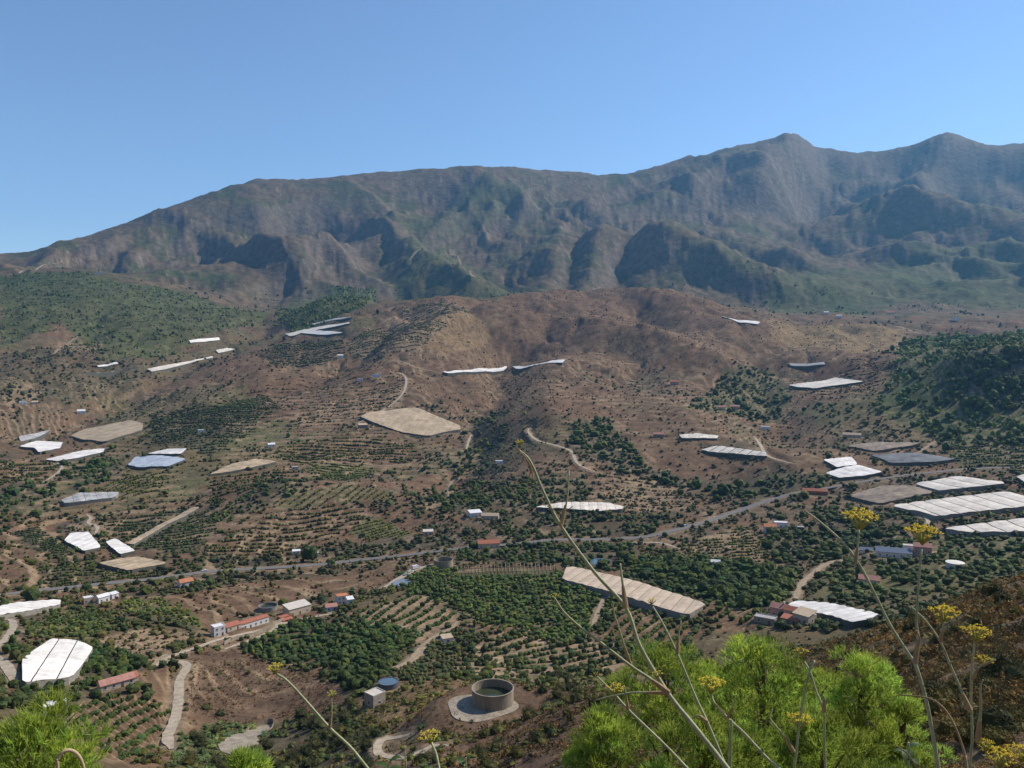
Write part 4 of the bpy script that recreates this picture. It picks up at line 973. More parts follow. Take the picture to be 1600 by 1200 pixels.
B('pink-roofed house lower of two beside the middle valley trees', 1127, 641, 13, 8, 5, 0, 'cream', 'gable', 'pinkt', wins=3)
B('white hut on the bright slope right of the brown spur', 1196, 672, 13, 8, 5, 0, 'white', 'flat', 'white', 'hut', 'hut')
B('blue-roofed shed beside the striped terraces', 588, 590, 16, 8, 4, 0, 'white', 'shed', 'panel', 'shed', 'shed')
B('small white shed left of the blue-roofed shed', 563, 596, 9, 7, 5, 0, 'white', 'flat', 'white', 'shed', 'shed')
B('small pale hut above the dense left orchard', 314, 676, 9, 7, 4, 0, 'white', 'flat', 'white', 'hut', 'hut')
B('white hut among the dark trees left of the striped red terraces', 780, 725, 10, 6, 4, 0, 'white', 'flat', 'white', 'hut', 'hut')
B('grey-roofed shed beside the brown bare field', 669, 836, 10, 6, 3.4, 0, 'cream', 'shed', 'sheet', 'shed', 'shed')
B('white hut with flat roof below the dark tree pair by the road', 463, 866, 7, 4, 3, 0, 'white', 'shed', 'white', 'hut', 'hut')
B('white hut right of the dark tree pair by the road', 493, 869, 6, 4, 3, 0, 'white', 'flat', 'white', 'hut', 'hut')
B('pump hut with bright pale roof amid the terraced orchard', 698, 1005, 6, 4.5, 3, 20, 'white', 'shed', 'tan', 'hut', 'hut', 1)
B('white store beside the net house at the road fork', 1118, 884, 7, 5, 3, 0, 'white', 'gable', 'white', 'store', 'shed', 2)

# ------------------------------------------------------------------ water tanks, ponds, apron
CONC = new_mat('tank_concrete', (.30, .25, .18), .9, .22, .35, bump=.03, streak=(1, 1, .25))
CONCP = new_mat('pale_concrete', (.31, .255, .19), .92, .3, .25, bump=.01)
WATER_D = new_mat('dark_green_water', (.045, .055, .03), .12, .2, .3, spec=.5)
WATER_B = new_mat('blue_water', (.10, .15, .19), .1, .1, .3, spec=.5)
def tank(label, px, py, r, h, name='water_tank', wall=CONC, water=WATER_D, fill=.6, dmin=150, lid=None, group=None, thick=.3):
    g = ground(px, py, dmin); n = Vector((g.x, g.y)).normalized()
    c = Vector((g.x + n.x * r, g.y + n.y * r, g.z))
    pad_ground(c, r * 1.35)
    root = thing(name, c, label, 'water tank', group)
    mb = MB(); mb.lathe([(r, -1.5), (r, h - .25), (r + .12, h - .25), (r + .12, h), (r - thick, h), (r - thick, -.5)], 56)
    mb.build('tank_wall', wall, root)
    if lid is not None:
        lb = MB(); lb.lathe([(r + .12, h + .02), (r * .5, h + .35), (.02, h + .5)], 40); lb.build('lid', lid, root)
    else:
        wb = MB(); wb.disc(r - thick - .01, h * fill, 56); wb.build('water_surface', water, root)
    return root
T_BIG = tank('large round concrete irrigation tank on its pale apron, nearest of all tanks', 770, 1112, 7.0, 5.0, fill=.45)
pb = MB(); pb.tube([(7.06, 1.5, -.5), (7.06, 1.5, 5.3), (6.5, 1.4, 5.5)], [.12, .12, .12], 8); pb.build('inlet_pipe', new_mat('pipe', (.3, .3, .3), .5), T_BIG)
tank('small round blue pool tank beside the concrete hut', 607, 1079, 4.4, 2.4, wall=new_mat('dark_liner', (.10, .11, .13), .6), water=WATER_B, fill=.92)
tank('white round tank with pale lid on the right valley floor', 1492, 890, 5.6, 3.6, wall=new_mat('white_tank_wall', (.55, .53, .47), .7, .12, .4), lid=new_mat('white_lid', (.74, .68, .6), .8, .06, .3), dmin=320)
tank('dark round reservoir behind the packing shed', 419, 957, 6.6, 3.2, fill=.5, wall=new_mat('grey_tank_wall', (.24, .22, .20), .9, .2, .4))
tank('tan stone tank at the end of the trellis by the parked vehicles', 693, 889, 8.0, 6.0, fill=.4)
def sheet(name, pts, mat, lift, kind='structure', dmin=120, label=None, cat=None, edge=None, level=False):
    P = wpoly(pts, dmin)
    if level:
        z = sum(p.z for p in P) / len(P)
        for p in P: p.z = z
        sub = bbox_sub([(p.x, p.y) for p in P], 6); m = inside(X[sub], Y[sub], [(p.x, p.y) for p in P])
        Z[sub] = np.where(m, np.minimum(Z[sub], z - .3), Z[sub])
    sub = bbox_sub([(p.x, p.y) for p in P], 3); EX[sub] |= inside(X[sub], Y[sub], [(p.x, p.y) for p in P])
    c = sum(P, Vector()) / len(P)
    path = densify([(p.x, p.y) for p in P + [P[0]]], 2.0)
    mb = MB(); ring = []
    for p in path[:-1]:
        ring.append((p.x - c.x, p.y - c.y))
    n = len(ring)
    vs = [(0, 0, (c.z if level else float(sample(c.x, c.y))) + lift - c.z)]
    for f in (.35, .7, 1.0):
        for x, y in ring:
            vs.append((x * f, y * f, (c.z if level else float(sample(c.x + x * f, c.y + y * f))) + lift - c.z))
    for x, y in ring: vs.append((x, y, vs[0][2] - lift - 1.5))
    fs = [(0, 1 + k, 1 + (k + 1) % n) for k in range(n)]
    for q in range(3):
        for k in range(n):
            fs.append((1 + q * n + k, 1 + (q + 1) * n + k, 1 + (q + 1) * n + (k + 1) % n, 1 + q * n + (k + 1) % n))
    mb.add(vs, fs)
    o = mb.build(name, mat); o.location = c
    if label: o['label'] = label; o['category'] = cat
    else: o['kind'] = kind
    return o
_tb = T_BIG.location
pad_ground(_tb, 13, None, 2.7)
mb = MB(); vs = []
for k in range(40):
    t = 2 * math.pi * k / 40; e = 1 + .12 * math.sin(3 * t + 1)
    vs.append((-4 + 11.5 * math.cos(t) * e, -4 + 9.5 * math.sin(t) * e))
mb.add([(x, y, .14) for x, y in vs] + [(x, y, -2.5) for x, y in vs], [tuple(range(40))] + [(k, 40 + k, 40 + (k + 1) % 40, (k + 1) % 40) for k in range(40)])
ap = mb.build('tank_apron_path', CONCP); ap.location = (_tb.x, _tb.y, _tb.z); ap['kind'] = 'structure'
sheet('concrete_yard_path', [(340, 1164), (356, 1152), (390, 1141), (424, 1131), (424, 1140), (402, 1150), (404, 1162), (372, 1178), (348, 1176)], CONCP, .3, dmin=150)
sheet('pond_water', [(917, 877), (935, 873), (957, 875), (945, 880), (925, 881)], new_mat('pond_water_surface', (.10, .16, .19), .15, .1, .1, spec=.5), .1, level=True, dmin=300)
sheet('pond_water', [(612, 912), (628, 905), (642, 907), (636, 914), (620, 917)], new_mat('pond_cover', (.20, .23, .27), .3, .1, .1), .1, level=True, dmin=300)

# ------------------------------------------------------------------ trellis, walls, vehicles, poles
def trellis():
    P = [roof_point(x, y, 3.5) for x, y in ((714, 884), (866, 881), (866, 892), (716, 896))]
    c = sum(P, Vector((0, 0))) / 4; gz = float(sample(c.x, c.y))
    root = thing('trellis', (c.x, c.y, gz), 'long brown trellis frame on posts between the stone tank and the ribbed net', 'trellis')
    sub = bbox_sub([(p.x, p.y) for p in P], 3); EX[sub] |= inside(X[sub], Y[sub], [(p.x, p.y) for p in P])
    wood = new_mat('weathered_trellis_wood', (.34, .25, .16), .9, .2, 1)
    n = 26
    for k in range(n + 1):
        a = P[0].lerp(P[1], k / n); b = P[3].lerp(P[2], k / n)
        za, zb = float(sample(a.x, a.y)) - gz, float(sample(b.x, b.y)) - gz
        mb = MB()
        mb.tube([(a.x - c.x, a.y - c.y, za - .5), (a.x - c.x, a.y - c.y, za + 3.5)], [.14, .14], 5)
        mb.tube([(b.x - c.x, b.y - c.y, zb - .5), (b.x - c.x, b.y - c.y, zb + 3.5)], [.14, .14], 5)
        mb.tube([(a.x - c.x, a.y - c.y, za + 3.55), (b.x - c.x, b.y - c.y, zb + 3.55)], [.16, .16], 5)
        mb.build('portal', wood, root)
    for s in (0, .5, 1):
        pts = []
        for k in range(n + 1):
            p = P[0].lerp(P[1], k / n).lerp(P[3].lerp(P[2], k / n), s); pts.append((p.x - c.x, p.y - c.y, float(sample(p.x, p.y)) - gz + 3.75))
        mb = MB(); mb.tube(pts, [.2] * (n + 1), 5); mb.build('rail', wood, root)
trellis()
def wall_run(label, pts, h=1.6, t=.35, mat=None, name='boundary_wall', dmin=250):
    P = wpoly(pts, dmin); path = densify(P, 3.0); c = P[0]
    mb = MB(); vs = []; fs = []
    for i, p in enumerate(path):
        q = path[min(i + 1, len(path) - 1)] - path[max(i - 1, 0)]; q.normalize(); nx, ny = -q.y * t / 2, q.x * t / 2
        z = float(sample(p.x, p.y)) - c.z
        vs += [(p.x + nx - c.x, p.y + ny - c.y, z - .6), (p.x + nx - c.x, p.y + ny - c.y, z + h), (p.x - nx - c.x, p.y - ny - c.y, z + h), (p.x - nx - c.x, p.y - ny - c.y, z - .6)]
        if i:
            b = 4 * (i - 1); fs += [(b, b + 4, b + 5, b + 1), (b + 1, b + 5, b + 6, b + 2), (b + 2, b + 6, b + 7, b + 3)]
    mb.add(vs, fs); o = mb.build(name, mat or CONCP); o.location = c; o['label'] = label; o['category'] = 'wall'
wall_run('cream boundary wall along the front of the packing shed', [(350, 1008), (372, 998), (400, 990), (430, 979), (446, 971)], 2.2)
wall_run('low pale wall beside the upper bend of the farm track', [(236, 1036), (250, 1030), (262, 1024)], 1.4)
wall_run('grey retaining wall under the largest tan net', [(640, 682), (672, 684), (722, 676)], 1.6)
CARM = [new_mat('white_car_paint', (.72, .72, .72), .3, spec=.5), new_mat('silver_car_paint', (.38, .40, .42), .3, spec=.5), new_mat('dark_car_paint', (.05, .05, .06), .3, spec=.5)]
TYRE = new_mat('tyre_rubber', (.02, .02, .02), .9)
def vehicle(label, px, py, rot, kind='car', paint=0, dmin=300, name='parked_car'):
    g = ground(px, py, dmin); az = math.atan2(g.x, g.y)
    root = thing(name, (g.x, g.y, float(sample(g.x, g.y)) + .28), label, kind, 'vehicles on and beside the roads', R(rot) - az)
    L_, W, H1, H2 = (4.2, 1.75, .95, 1.5) if kind == 'car' else (7.5, 2.4, 1.1, 3.2)
    bm = bmesh.new()
    if kind == 'car':
        prof = [(-2.1, .3), (-2.1, .85), (-1.75, .98), (-1.1, 1.02), (-.55, 1.45), (.95, 1.48), (1.6, 1.05), (2.1, .95), (2.1, .3)]
    else:
        prof = [(-3.75, .5), (-3.75, 3.1), (1.2, 3.1), (1.2, 2.4), (2.5, 2.4), (3.3, 1.6), (3.75, 1.3), (3.75, .5)]
    mb = MB(); n = len(prof)
    mb.add([(x, -W / 2, z) for x, z in prof] + [(x, W / 2, z) for x, z in prof], [tuple(reversed(range(n))), tuple(range(n, 2 * n))] + [(i, (i + 1) % n, n + (i + 1) % n, n + i) for i in range(n)])
    bm.free(); mb.build('body', CARM[paint], root)
    gb = MB()
    if kind == 'car':
        for s in (-1, 1):
            y = s * (W / 2 + .01); gb.add([(-1.0, y, 1.04), (1.45, y, 1.06), (.9, y, 1.38), (-.5, y, 1.38)], [(0, 1, 2, 3) if s < 0 else (3, 2, 1, 0)])
    else:
        for s in (-1, 1):
            y = s * (W / 2 + .01); gb.add([(1.4, y, 1.6), (3.0, y, 1.6), (2.4, y, 2.2), (1.4, y, 2.2)], [(0, 1, 2, 3) if s < 0 else (3, 2, 1, 0)])
    gb.build('side_window', PANEM, root)
    wx = (-1.35, 1.35) if kind == 'car' else (-2.4, 2.5)
    for x in wx:
        for s in (-1, 1):
            wb = MB(); wb.tube([(x, s * (W / 2 - .2), .32), (x, s * (W / 2 + .03), .32)], [.33, .33], 12); wb.build('wheel', TYRE, root)
vehicle('white box truck at the head of the pale track', 650, 889, 35, 'truck', 0, name='truck')
vehicle('white parked car just below the box truck', 641, 894, 35, 'car', 0)
vehicle('silver parked car lowest of the vehicles on the pale track', 634, 899, 35, 'car', 1)
vehicle('dark car parked beside the stone tank', 670, 887, 5, 'car', 2)
vehicle('white car driving on the main road bend at the right', 1071, 822, 28, 'car', 0, name='car')
vehicle('white van parked by the main road near the left net house', 320, 893, 12, 'car', 0, name='van')
WOOD = new_mat('pole_wood', (.24, .19, .14), .9, .2, 2)
for px, py, h, lab in ((327, 884, 9, 'wooden power pole beside the road by the tan net'), (384, 896, 9, 'wooden power pole below the road left of the dark tree pair'), (627, 890, 9, 'wooden power pole at the pale track with the vehicles'), (123, 1085, 8, 'wooden pole between the white greenhouse and the terraces'), (300, 1092, 8, 'wooden pole on the scrub slope right of the pale farm track'), (546, 885, 9, 'wooden power pole on the roadside cutting')):
    g = ground(px, py, 200)
    root = thing('power_pole', (g.x, g.y, float(sample(g.x, g.y))), lab, 'pole', 'power poles of the valley')
    mb = MB(); mb.tube([(0, 0, -.6), (0, 0, h)], [.2, .14], 7); mb.build('post', WOOD, root)
    mb = MB(); mb.box(-.9, .9, -.06, .06, h - .9, h - .75); mb.build('crossarm', WOOD, root)

# ------------------------------------------------------------------ ground sheets and haze
GROUND = new_mat('ground_soil_and_scrub', rough=.97, noise=.24, scale=.09, attr='col', bump=.8, bscale=.35, spec=.1)
MOUNT = new_mat('mountain_scrub_and_rock', rough=.97, noise=.30, scale=.03, attr='col', bump=5.0, bscale=.035, spec=.1)
def grid_obj(name, i0, i1, mat):
    n = i1 - i0
    V = np.stack([X[i0:i1], Y[i0:i1], Z[i0:i1]], -1).reshape(-1, 3)
    idx = np.arange(n * NA).reshape(n, NA)
    F = np.stack([idx[1:, :-1], idx[1:, 1:], idx[:-1, 1:], idx[:-1, :-1]], -1).reshape(-1, 4)
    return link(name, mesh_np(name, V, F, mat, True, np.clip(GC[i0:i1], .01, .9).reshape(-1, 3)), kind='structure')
i_split = int(np.searchsorted(ROWS, 2850)); i_near = int(np.searchsorted(ROWS, 240))
grid_obj('hillside_ground', 0, i_near + 1, GROUND)
grid_obj('valley_ground', i_near, i_split + 1, GROUND)
grid_obj('mountains', i_split, NR, MOUNT)
ROADM = dict(asphalt=new_mat('grey_asphalt', (.17, .155, .14), .9, .12, .2), dirt=new_mat('brown_dirt_track', (.31, .23, .15), .95, .25, .3), pale=new_mat('pale_dirt_track', (.42, .34, .245), .95, .25, .3))
for name, wid, kind, px_, py_, pz_ in road_paths:
    n = len(px_); tx = np.gradient(px_); ty = np.gradient(py_); ln = np.hypot(tx, ty) + 1e-9
    nx, ny = -ty / ln, tx / ln; V = []
    wv = wid / 2 * (1 + (.3 * noise2(np.arange(n) / 2.5, np.arange(n) * 0, 5) if kind != 'asphalt' else 0))
    wv = wv * (1 if kind == 'asphalt' else (.35 + .65 * np.minimum(1, np.minimum(np.arange(n), np.arange(n)[::-1]) / 5.0)))
    for s in (-1, -.33, .33, 1):
        x, y = px_ + nx * s * wv, py_ + ny * s * wv
        V.append(np.stack([x, y, np.maximum(pz_ + .06, sample(x, y) + .05)], -1))
    V = np.concatenate([np.stack(V, 1).reshape(-1, 3)])
    F = [(i * 4 + k, i * 4 + k + 1, i * 4 + k + 5, i * 4 + k + 4) for i in range(n - 1) for k in range(3)]
    F = [f[::-1] for f in F]
    link(name, mesh_np(name, V, np.array(F), ROADM[kind], True), kind='structure')
hm = bpy.data.materials.new('thin_blue_haze'); hm.use_nodes = True; nt = hm.node_tree
nt.nodes.remove(nt.nodes['Principled BSDF'])
pv = nt.nodes.new('ShaderNodeVolumePrincipled'); nt.links.new(pv.outputs[0], nt.nodes['Material Output'].inputs['Volume'])
pv.inputs['Color'].default_value = (.22, .58, 1, 1); pv.inputs['Density'].default_value = 4.4e-5; pv.inputs['Anisotropy'].default_value = .3
zt = float(Z.max()) + 40; zb = float(Z.min()) - 1
mb = MB(); mb.box(-10500, 10500, -10500, 10500, zb, zt); hz = mb.build('haze', hm); hz['kind'] = 'stuff'

# ------------------------------------------------------------------ vegetation: where it grows
def ex_at(x, y):
    r = np.clip(np.hypot(x, y), ROWS[0], ROWS[-1]); a = np.arctan2(x, y)
    i = np.clip(np.rint(np.interp(np.log(r), LR, np.arange(NR))).astype(int), 0, NR - 1)
    j = np.clip(np.rint(np.interp(a, AZ, np.arange(NA))).astype(int), 0, NA - 1)
    return EX[i, j]
PLANTS = {k: [] for k in ('tree', 'shrub', 'pine', 'scrub')}      # rows of x, y, size, r, g, b
def keep(kind, x, y, size, tint, var=.22):
    m = ~ex_at(x, y)
    x, y = x[m], y[m]; n = len(x)
    if not n: return
    s = size * (1 + RNG.uniform(-.34, .34, n)) if kind == 'tree' and size < 4.3 else size * np.clip(RNG.lognormal(-.12, .42, n), .3, 2.1)
    hue = RNG.normal(0, 1, (n, 1)); val = 1 + RNG.normal(0, var, (n, 1)); patch = fbm(x / 40, y / 40, 2, 301)[:, None]
    c = np.array(tint)[None, :] * np.array([[1.45, 1.28, .85]]) * np.clip(val + .5 * patch, .45, 1.8) * (1 + hue * np.array([[.2, .06, -.06]]))
    PLANTS[kind].append(np.c_[x, y, s, np.clip(c, .012, .5)])
for P, plant, dist in field_world:
    ang0 = -math.atan2(sum(p.x for p in P), sum(p.y for p in P))
    for kind, mode, sr, st, ang, size, tint, share in plant:
        xs = np.array([p.x for p in P]); ys = np.array([p.y for p in P])
        a = ang0 + R(ang); ca, sa = math.cos(a), math.sin(a)
        u = xs * ca + ys * sa; v = -xs * sa + ys * ca
        if mode == 'rand': st = sr
        elif dist > 650: sr *= 1.32; size *= .84; st *= .72
        gu = np.arange(u.min(), u.max(), st); gv = np.arange(v.min(), v.max(), sr)
        if len(gu) * len(gv) > 400000 or not len(gu) or not len(gv): continue
        U, V_ = np.meshgrid(gu, gv); U = U.ravel(); V_ = V_.ravel()
        if mode == 'rand':
            U = U + RNG.uniform(-.6, .6, U.shape) * st; V_ = V_ + RNG.uniform(-.6, .6, U.shape) * sr
        else:
            bend = 1.6 * sr * fbm(U / 110, V_ / 110, 2, 311)       # rows that wander with the slope
            U = U + RNG.uniform(-.28, .28, U.shape) * st; V_ = V_ + bend + RNG.uniform(-.05, .05, U.shape) * sr
        x = U * ca - V_ * sa; y = U * sa + V_ * ca
        dens = share + .7 * fbm(x / 26, y / 26, 2, 313) * (.8 if mode == 'rows' else 2.4)
        wob = dist * .010
        m = inside(x + wob * fbm(x / 30, y / 30, 3, 321), y + 2 * wob * fbm(x / 30, y / 30, 3, 323), P) & (RNG.random(len(x)) < dens)
        if plant and kind == 'pine' and dist > 2200: size = size
        keep(kind, x[m], y[m], size, tint)
# wild growth between the fields: gullies, banks, verges
def wild(n, d0, d1, az0, az1, thr, kind, size, tint, sc=60, seed=401, contour=False):
    r = d0 * (d1 / d0) ** RNG.random(n); a = RNG.uniform(R(az0), R(az1), n)
    x, y = r * np.sin(a), r * np.cos(a)
    if d0 > 200:
        fm = np.ones(n, bool)
        for P, plant, dist in field_world:
            if plant: fm &= ~inside(x, y, P)
        x, y = x[fm], y[fm]
    nz = fbm(x / sc, y / sc, 3, seed) + .5 * fbm(x / (sc * .25), y / (sc * .25), 2, seed + 5)
    m = nz > thr
    if contour: m &= (np.mod(sample(x, y, ZPRE) / np.where(np.hypot(x, y) > 900, 3.4, 2.4), 1.0) < .24)
    keep(kind, x[m], y[m], size, tint)
wild(17000, 360, 1000, -34, 34, .06, 'tree', 3.4, (.05, .068, .026), 45, 401)
wild(10000, 300, 1100, -34, 34, .0, 'shrub', 1.9, (.08, .08, .035), 30, 411)
wild(12000, 900, 2100, -34, 34, .25, 'tree', 4.0, (.048, .062, .026), 80, 421)
wild(9000, 900, 2600, -34, 34, .0, 'shrub', 2.6, (.075, .07, .035), 60, 431)
wild(9000, 1900, 3600, -34, 34, .18, 'pine', 4.4, (.05, .068, .028), 160, 441)
wild(5000, 26, 64, 8, 36, -.3, 'scrub', .55, (.15, .115, .065), 7, 453)
wild(500, 44, 64, 10, 36, .05, 'shrub', 1.3, (.10, .10, .034), 10, 473)
wild(52000, 430, 900, -34, 34, -.2, 'shrub', 1.7, (.065, .075, .028), 50, 501, True)
wild(60000, 880, 1900, -34, 34, -.1, 'shrub', 2.0, (.062, .07, .028), 90, 511, True)
wild(7000, 600, 1500, -34, 34, .28, 'tree', 4.4, (.05, .075, .022), 26, 521)
# the scrubby slope in front
wild(16000, 62, 260, 8, 36, -.2, 'scrub', .85, (.15, .115, .065), 12, 451)
wild(7000, 62, 260, 8, 36, .12, 'scrub', .8, (.21, .16, .085), 9, 461)
wild(2600, 62, 260, 5, 36, .14, 'shrub', 1.5, (.085, .085, .032), 14, 471)
wild(9000, 150, 330, -24, 10, -.1, 'scrub', .9, (.13, .10, .05), 12, 481)
wild(3000, 150, 360, -26, 10, .1, 'shrub', 2.0, (.085, .10, .034), 16, 491)
for k in PLANTS:                       # leave out what hills hide or what stands far outside the view
    D = np.concatenate(PLANTS[k]) if PLANTS[k] else np.zeros((0, 6))
    z = sample(D[:, 0], D[:, 1]) + D[:, 2]
    px, py = project(D[:, 0], D[:, 1], z)
    ok = (px > -160) & (px < 1760) & (py < 1330)
    for f in np.linspace(.1, .98, 30):
        ok &= z * f >= sample(D[:, 0] * f, D[:, 1] * f) - 4
    PLANTS[k] = D[ok]

# ------------------------------------------------------------------ vegetation: shapes
def ico(sub):
    bm = bmesh.new(); bmesh.ops.create_icosphere(bm, subdivisions=sub, radius=1)
    V = np.array([v.co[:] for v in bm.verts]); F = np.array([[v.index for v in f.verts] for f in bm.faces]); bm.free()
    return V, F
def lumpy(sub, seed, amp=.35, squash=.85, lift=.75):
    V, F = ico(sub); rg = np.random.default_rng(seed)
    n = fbm(V[:, 0] * 1.6 + seed, V[:, 1] * 1.6 + V[:, 2] * 1.3, 3, seed) * amp * 1.6 + rg.uniform(-amp, amp, len(V)) * .6
    W = V * (1 + n)[:, None]; W[:, 2] = W[:, 2] * squash + lift
    W[:, 2] = np.maximum(W[:, 2], .05)
    return W * .5, F                                   # unit width, base at 0
def shards(n, seed, size=.22, squash=.8, lift=.45, flat=False):
    """foliage made of leaf-clump faces spread through the crown"""
    rg = np.random.default_rng(seed); V = []; F = []
    for i in range(n):
        d = rg.normal(size=3); d /= np.linalg.norm(d)
        rad = .5 * rg.uniform(.45, 1.0) ** .5 * (1 + .25 * math.sin(3 * d[0] + seed) * math.cos(4 * d[1] + seed))
        p = d * rad; p[2] = p[2] * squash + lift
        a = rg.normal(size=3); a /= np.linalg.norm(a); b = np.cross(a, d); b /= np.linalg.norm(b) + 1e-6
        s = size * rg.uniform(.6, 1.3); k = len(V)
        V += [p - a * s * .5, p + b * s * .4, p + a * s * .5 + d * s * .2]
        F.append((k, k + 1, k + 2))
    return np.array(V), np.array(F)
def combine(*parts):
    V = []; F = []; n = 0
    for v, f in parts:
        V.append(v); F.append(f + n); n += len(v)
    return np.concatenate(V), np.concatenate(F)
T_MID = [combine(lumpy(1, s, .32, 1.0, .95), shards(22, s + 50, .30, .95, .5)) for s in range(4)]
T_FAR = [(lambda V, F: (V, F))(*lumpy(0, s + 20, .34, 1.0, .95)) for s in range(5)]
T_FAR = [combine(t, shards(3, i + 70, .4)) for i, t in enumerate(T_FAR)]
T_SCRUB = [shards(13, s + 90, .54, .55, .28) for s in range(5)]
T_SCRUBN = [shards(54, s + 95, .22, .6, .30) for s in range(6)]
T_SHRUBN = [combine((lambda v, f: (v * .85, f))(*lumpy(1, s + 30, .36, .75, .65)), shards(44, s + 130, .2, .8, .42)) for s in range(4)]
def pine_far(seed):
    V, F = lumpy(1, seed, .3, 1.15, 1.25)
    return combine((V, F), shards(26, seed + 7, .28, 1.05, .62))
T_PINE = [pine_far(s + 40) for s in range(4)]
def merge(name, data, temps, mat, label, cat=None):
    V = []; F = []; C = []; off = 0
    if not len(data): return
    which = RNG.integers(0, len(temps), len(data))
    z = sample(data[:, 0], data[:, 1])
    for t, (tv, tf) in enumerate(temps):
        d = data[which == t]; zz = z[which == t]; n = len(d)
        if not n: continue
        a = RNG.uniform(0, 2 * math.pi, n); ca, sa = np.cos(a)[:, None], np.sin(a)[:, None]; s = d[:, 2][:, None]
        hs = s * RNG.uniform(.75, 1.25, (n, 1)); sx = s * RNG.uniform(.75, 1.4, (n, 1)); sy = s * RNG.uniform(.75, 1.4, (n, 1))
        x = tv[None, :, 0] * ca * sx - tv[None, :, 1] * sa * sy + d[:, 0][:, None]
        y = tv[None, :, 0] * sa * sx + tv[None, :, 1] * ca * sy + d[:, 1][:, None]
        zc = tv[None, :, 2] * hs + (zz - .08 * d[:, 2])[:, None]
        V.append(np.stack([x, y, zc], -1).reshape(-1, 3))
        F.append((tf[None] + (np.arange(n) * len(tv))[:, None, None]).reshape(-1, 3) + off)
        C.append(np.repeat(d[:, 3:6], len(tv), 0)); off += n * len(tv)
    V = np.concatenate(V); F = np.concatenate(F); C = np.concatenate(C)
    print(name, len(data), 'plants', len(F), 'tris')
    o = link(name, mesh_np(name, V, F, mat, False, C), kind='stuff', label=label)
    return o
LEAFM = new_mat('orchard_foliage', rough=.75, attr='col', noise=.25, scale=1.3, spec=.2, transl=.12)
SCRUBM = new_mat('dry_scrub_foliage', rough=.9, attr='col', noise=.2, scale=2.0, spec=.1, transl=.1)

# which plants show largest in the photograph
def visible(data):
    z = sample(data[:, 0], data[:, 1]); d = np.hypot(data[:, 0], data[:, 1])
    px, py = project(data[:, 0], data[:, 1], z + data[:, 2] * .5)
    ok = (px > 5) & (px < 1595) & (py > 5) & (py < 1195) & (data[:, 1] > 0)
    # hidden behind the ground?
    for f in np.linspace(.15, .985, 26):
        ok &= (z + data[:, 2] * .8) * f >= sample(data[:, 0] * f, data[:, 1] * f) - .3
    return np.where(ok, data[:, 2] / d, 0), px, py
def split(kind, n, extra=None):
    D = PLANTS[kind]; s, px, py = visible(D)
    if extra is not None: s = s * extra(px, py)
    o = np.argsort(-s)[:n]; o = o[s[o] > 0]
    m = np.zeros(len(D), bool); m[o] = True
    return D[m], D[~m], px[m], py[m]
BARK = new_mat('grey_brown_bark', (.12, .085, .055), .95, .2, 3)
def to_mesh(name, t, mat): return mesh_np(name, t[0], t[1], mat, False)
def stem_mesh(h, rad):
    mb = MB(); mb.tube([(0, 0, -.12), (.02, 0, h * .5), (0, .03, h)], [rad, rad * .8, rad * .5], 6)
    for k in range(3):
        a = k * 2.1; mb.tube([(0, 0, h * .55), (.18 * math.cos(a), .18 * math.sin(a), h * 1.25)], [rad * .5, rad * .2], 5)
    return mb.mesh('trunk', BARK)
MARKS = [(85, 1030, 'the big white greenhouse at lower left'), (185, 1070, 'the low pink-roofed house'), (190, 1140, 'the curved terraces at lower left'), (280, 1090, 'the pale farm track'), (385, 985, 'the packing shed'), (462, 955, 'the pale-roofed warehouse'),
  (535, 940, 'the two-storey white house'), (590, 1090, 'the concrete hut'), (607, 1070, 'the small blue pool tank'), (770, 1090, 'the big round tank'), (700, 1003, 'the pump hut in the terraces'), (640, 900, 'the parked vehicles'), (693, 885, 'the tan stone tank'),
  (790, 890, 'the long trellis'), (940, 915, 'the upper half of the ribbed net house'), (1060, 945, 'the lower end of the ribbed net house'), (1230, 960, 'the red-tiled farmhouse'), (1320, 955, 'the white greenhouse of the farm'), (1255, 915, 'the curving dirt track'), (1358, 905, 'the low red-roofed house'), (1400, 865, 'the dark panelled shed'), (1490, 885, 'the white lidded tank'), (1205, 825, 'the orange-roofed valley house'),
  (640, 970, 'the bare tan bank in the orchard'), (830, 1030, 'the wavy bare terraces'), (860, 960, 'the middle of the dense orchard'), (560, 1010, 'the dark orchard below the farm'), (380, 1155, 'the pale concrete yard'), (630, 1170, 'the hairpin track'), (420, 1080, 'the brown scrub slope'), (900, 1110, 'the slope below the tank'), (1400, 1000, 'the brown slope behind the narrow pine'), (1500, 950, 'the brown slope behind the umbels'), (1560, 1080, 'the scrub at the right edge'), (120, 985, 'the orchard above the big white greenhouse'), (45, 1010, 'the left-edge track'),
  (1400, 600, 'the left flank of the pine wood'), (1450, 545, 'the upper edge of the pine wood'), (1540, 580, 'the dark spur of the pine wood'), (1430, 660, 'the lower left pine wood'), (1560, 660, 'the lower right pine wood'), (1590, 620, 'the right end of the pine wood')]
def region_label(kind):
    names = dict(tree=('fruit tree', 'fruit trees'), shrub=('wild shrub', 'wild shrubs'), pine=('pine', 'pines of the wood'))
    def f(px, py, s, tone, med):
        k = min(range(len(MARKS)), key=lambda q: (MARKS[q][0] - px) ** 2 + (1.4 * (MARKS[q][1] - py)) ** 2)
        mx, my, mt_ = MARKS[k]; dx, dy = px - mx, py - my
        rel = ('right of ' if dx > 0 else 'left of ') if abs(dx) > abs(dy) * 1.3 else ('just below ' if dy > 0 else 'just above ')
        if mt_.startswith(('the middle', 'the upper half', 'the dark spur')) and abs(dx) < 12 and abs(dy) < 12: rel = 'at '
        size = 'large ' if s > med * 1.18 else 'small ' if s < med * .86 else 'middling '
        return (size + tone + ' ' + names[kind][0] + ' ' + rel + mt_), names[kind][1] + ' near ' + mt_
    return f
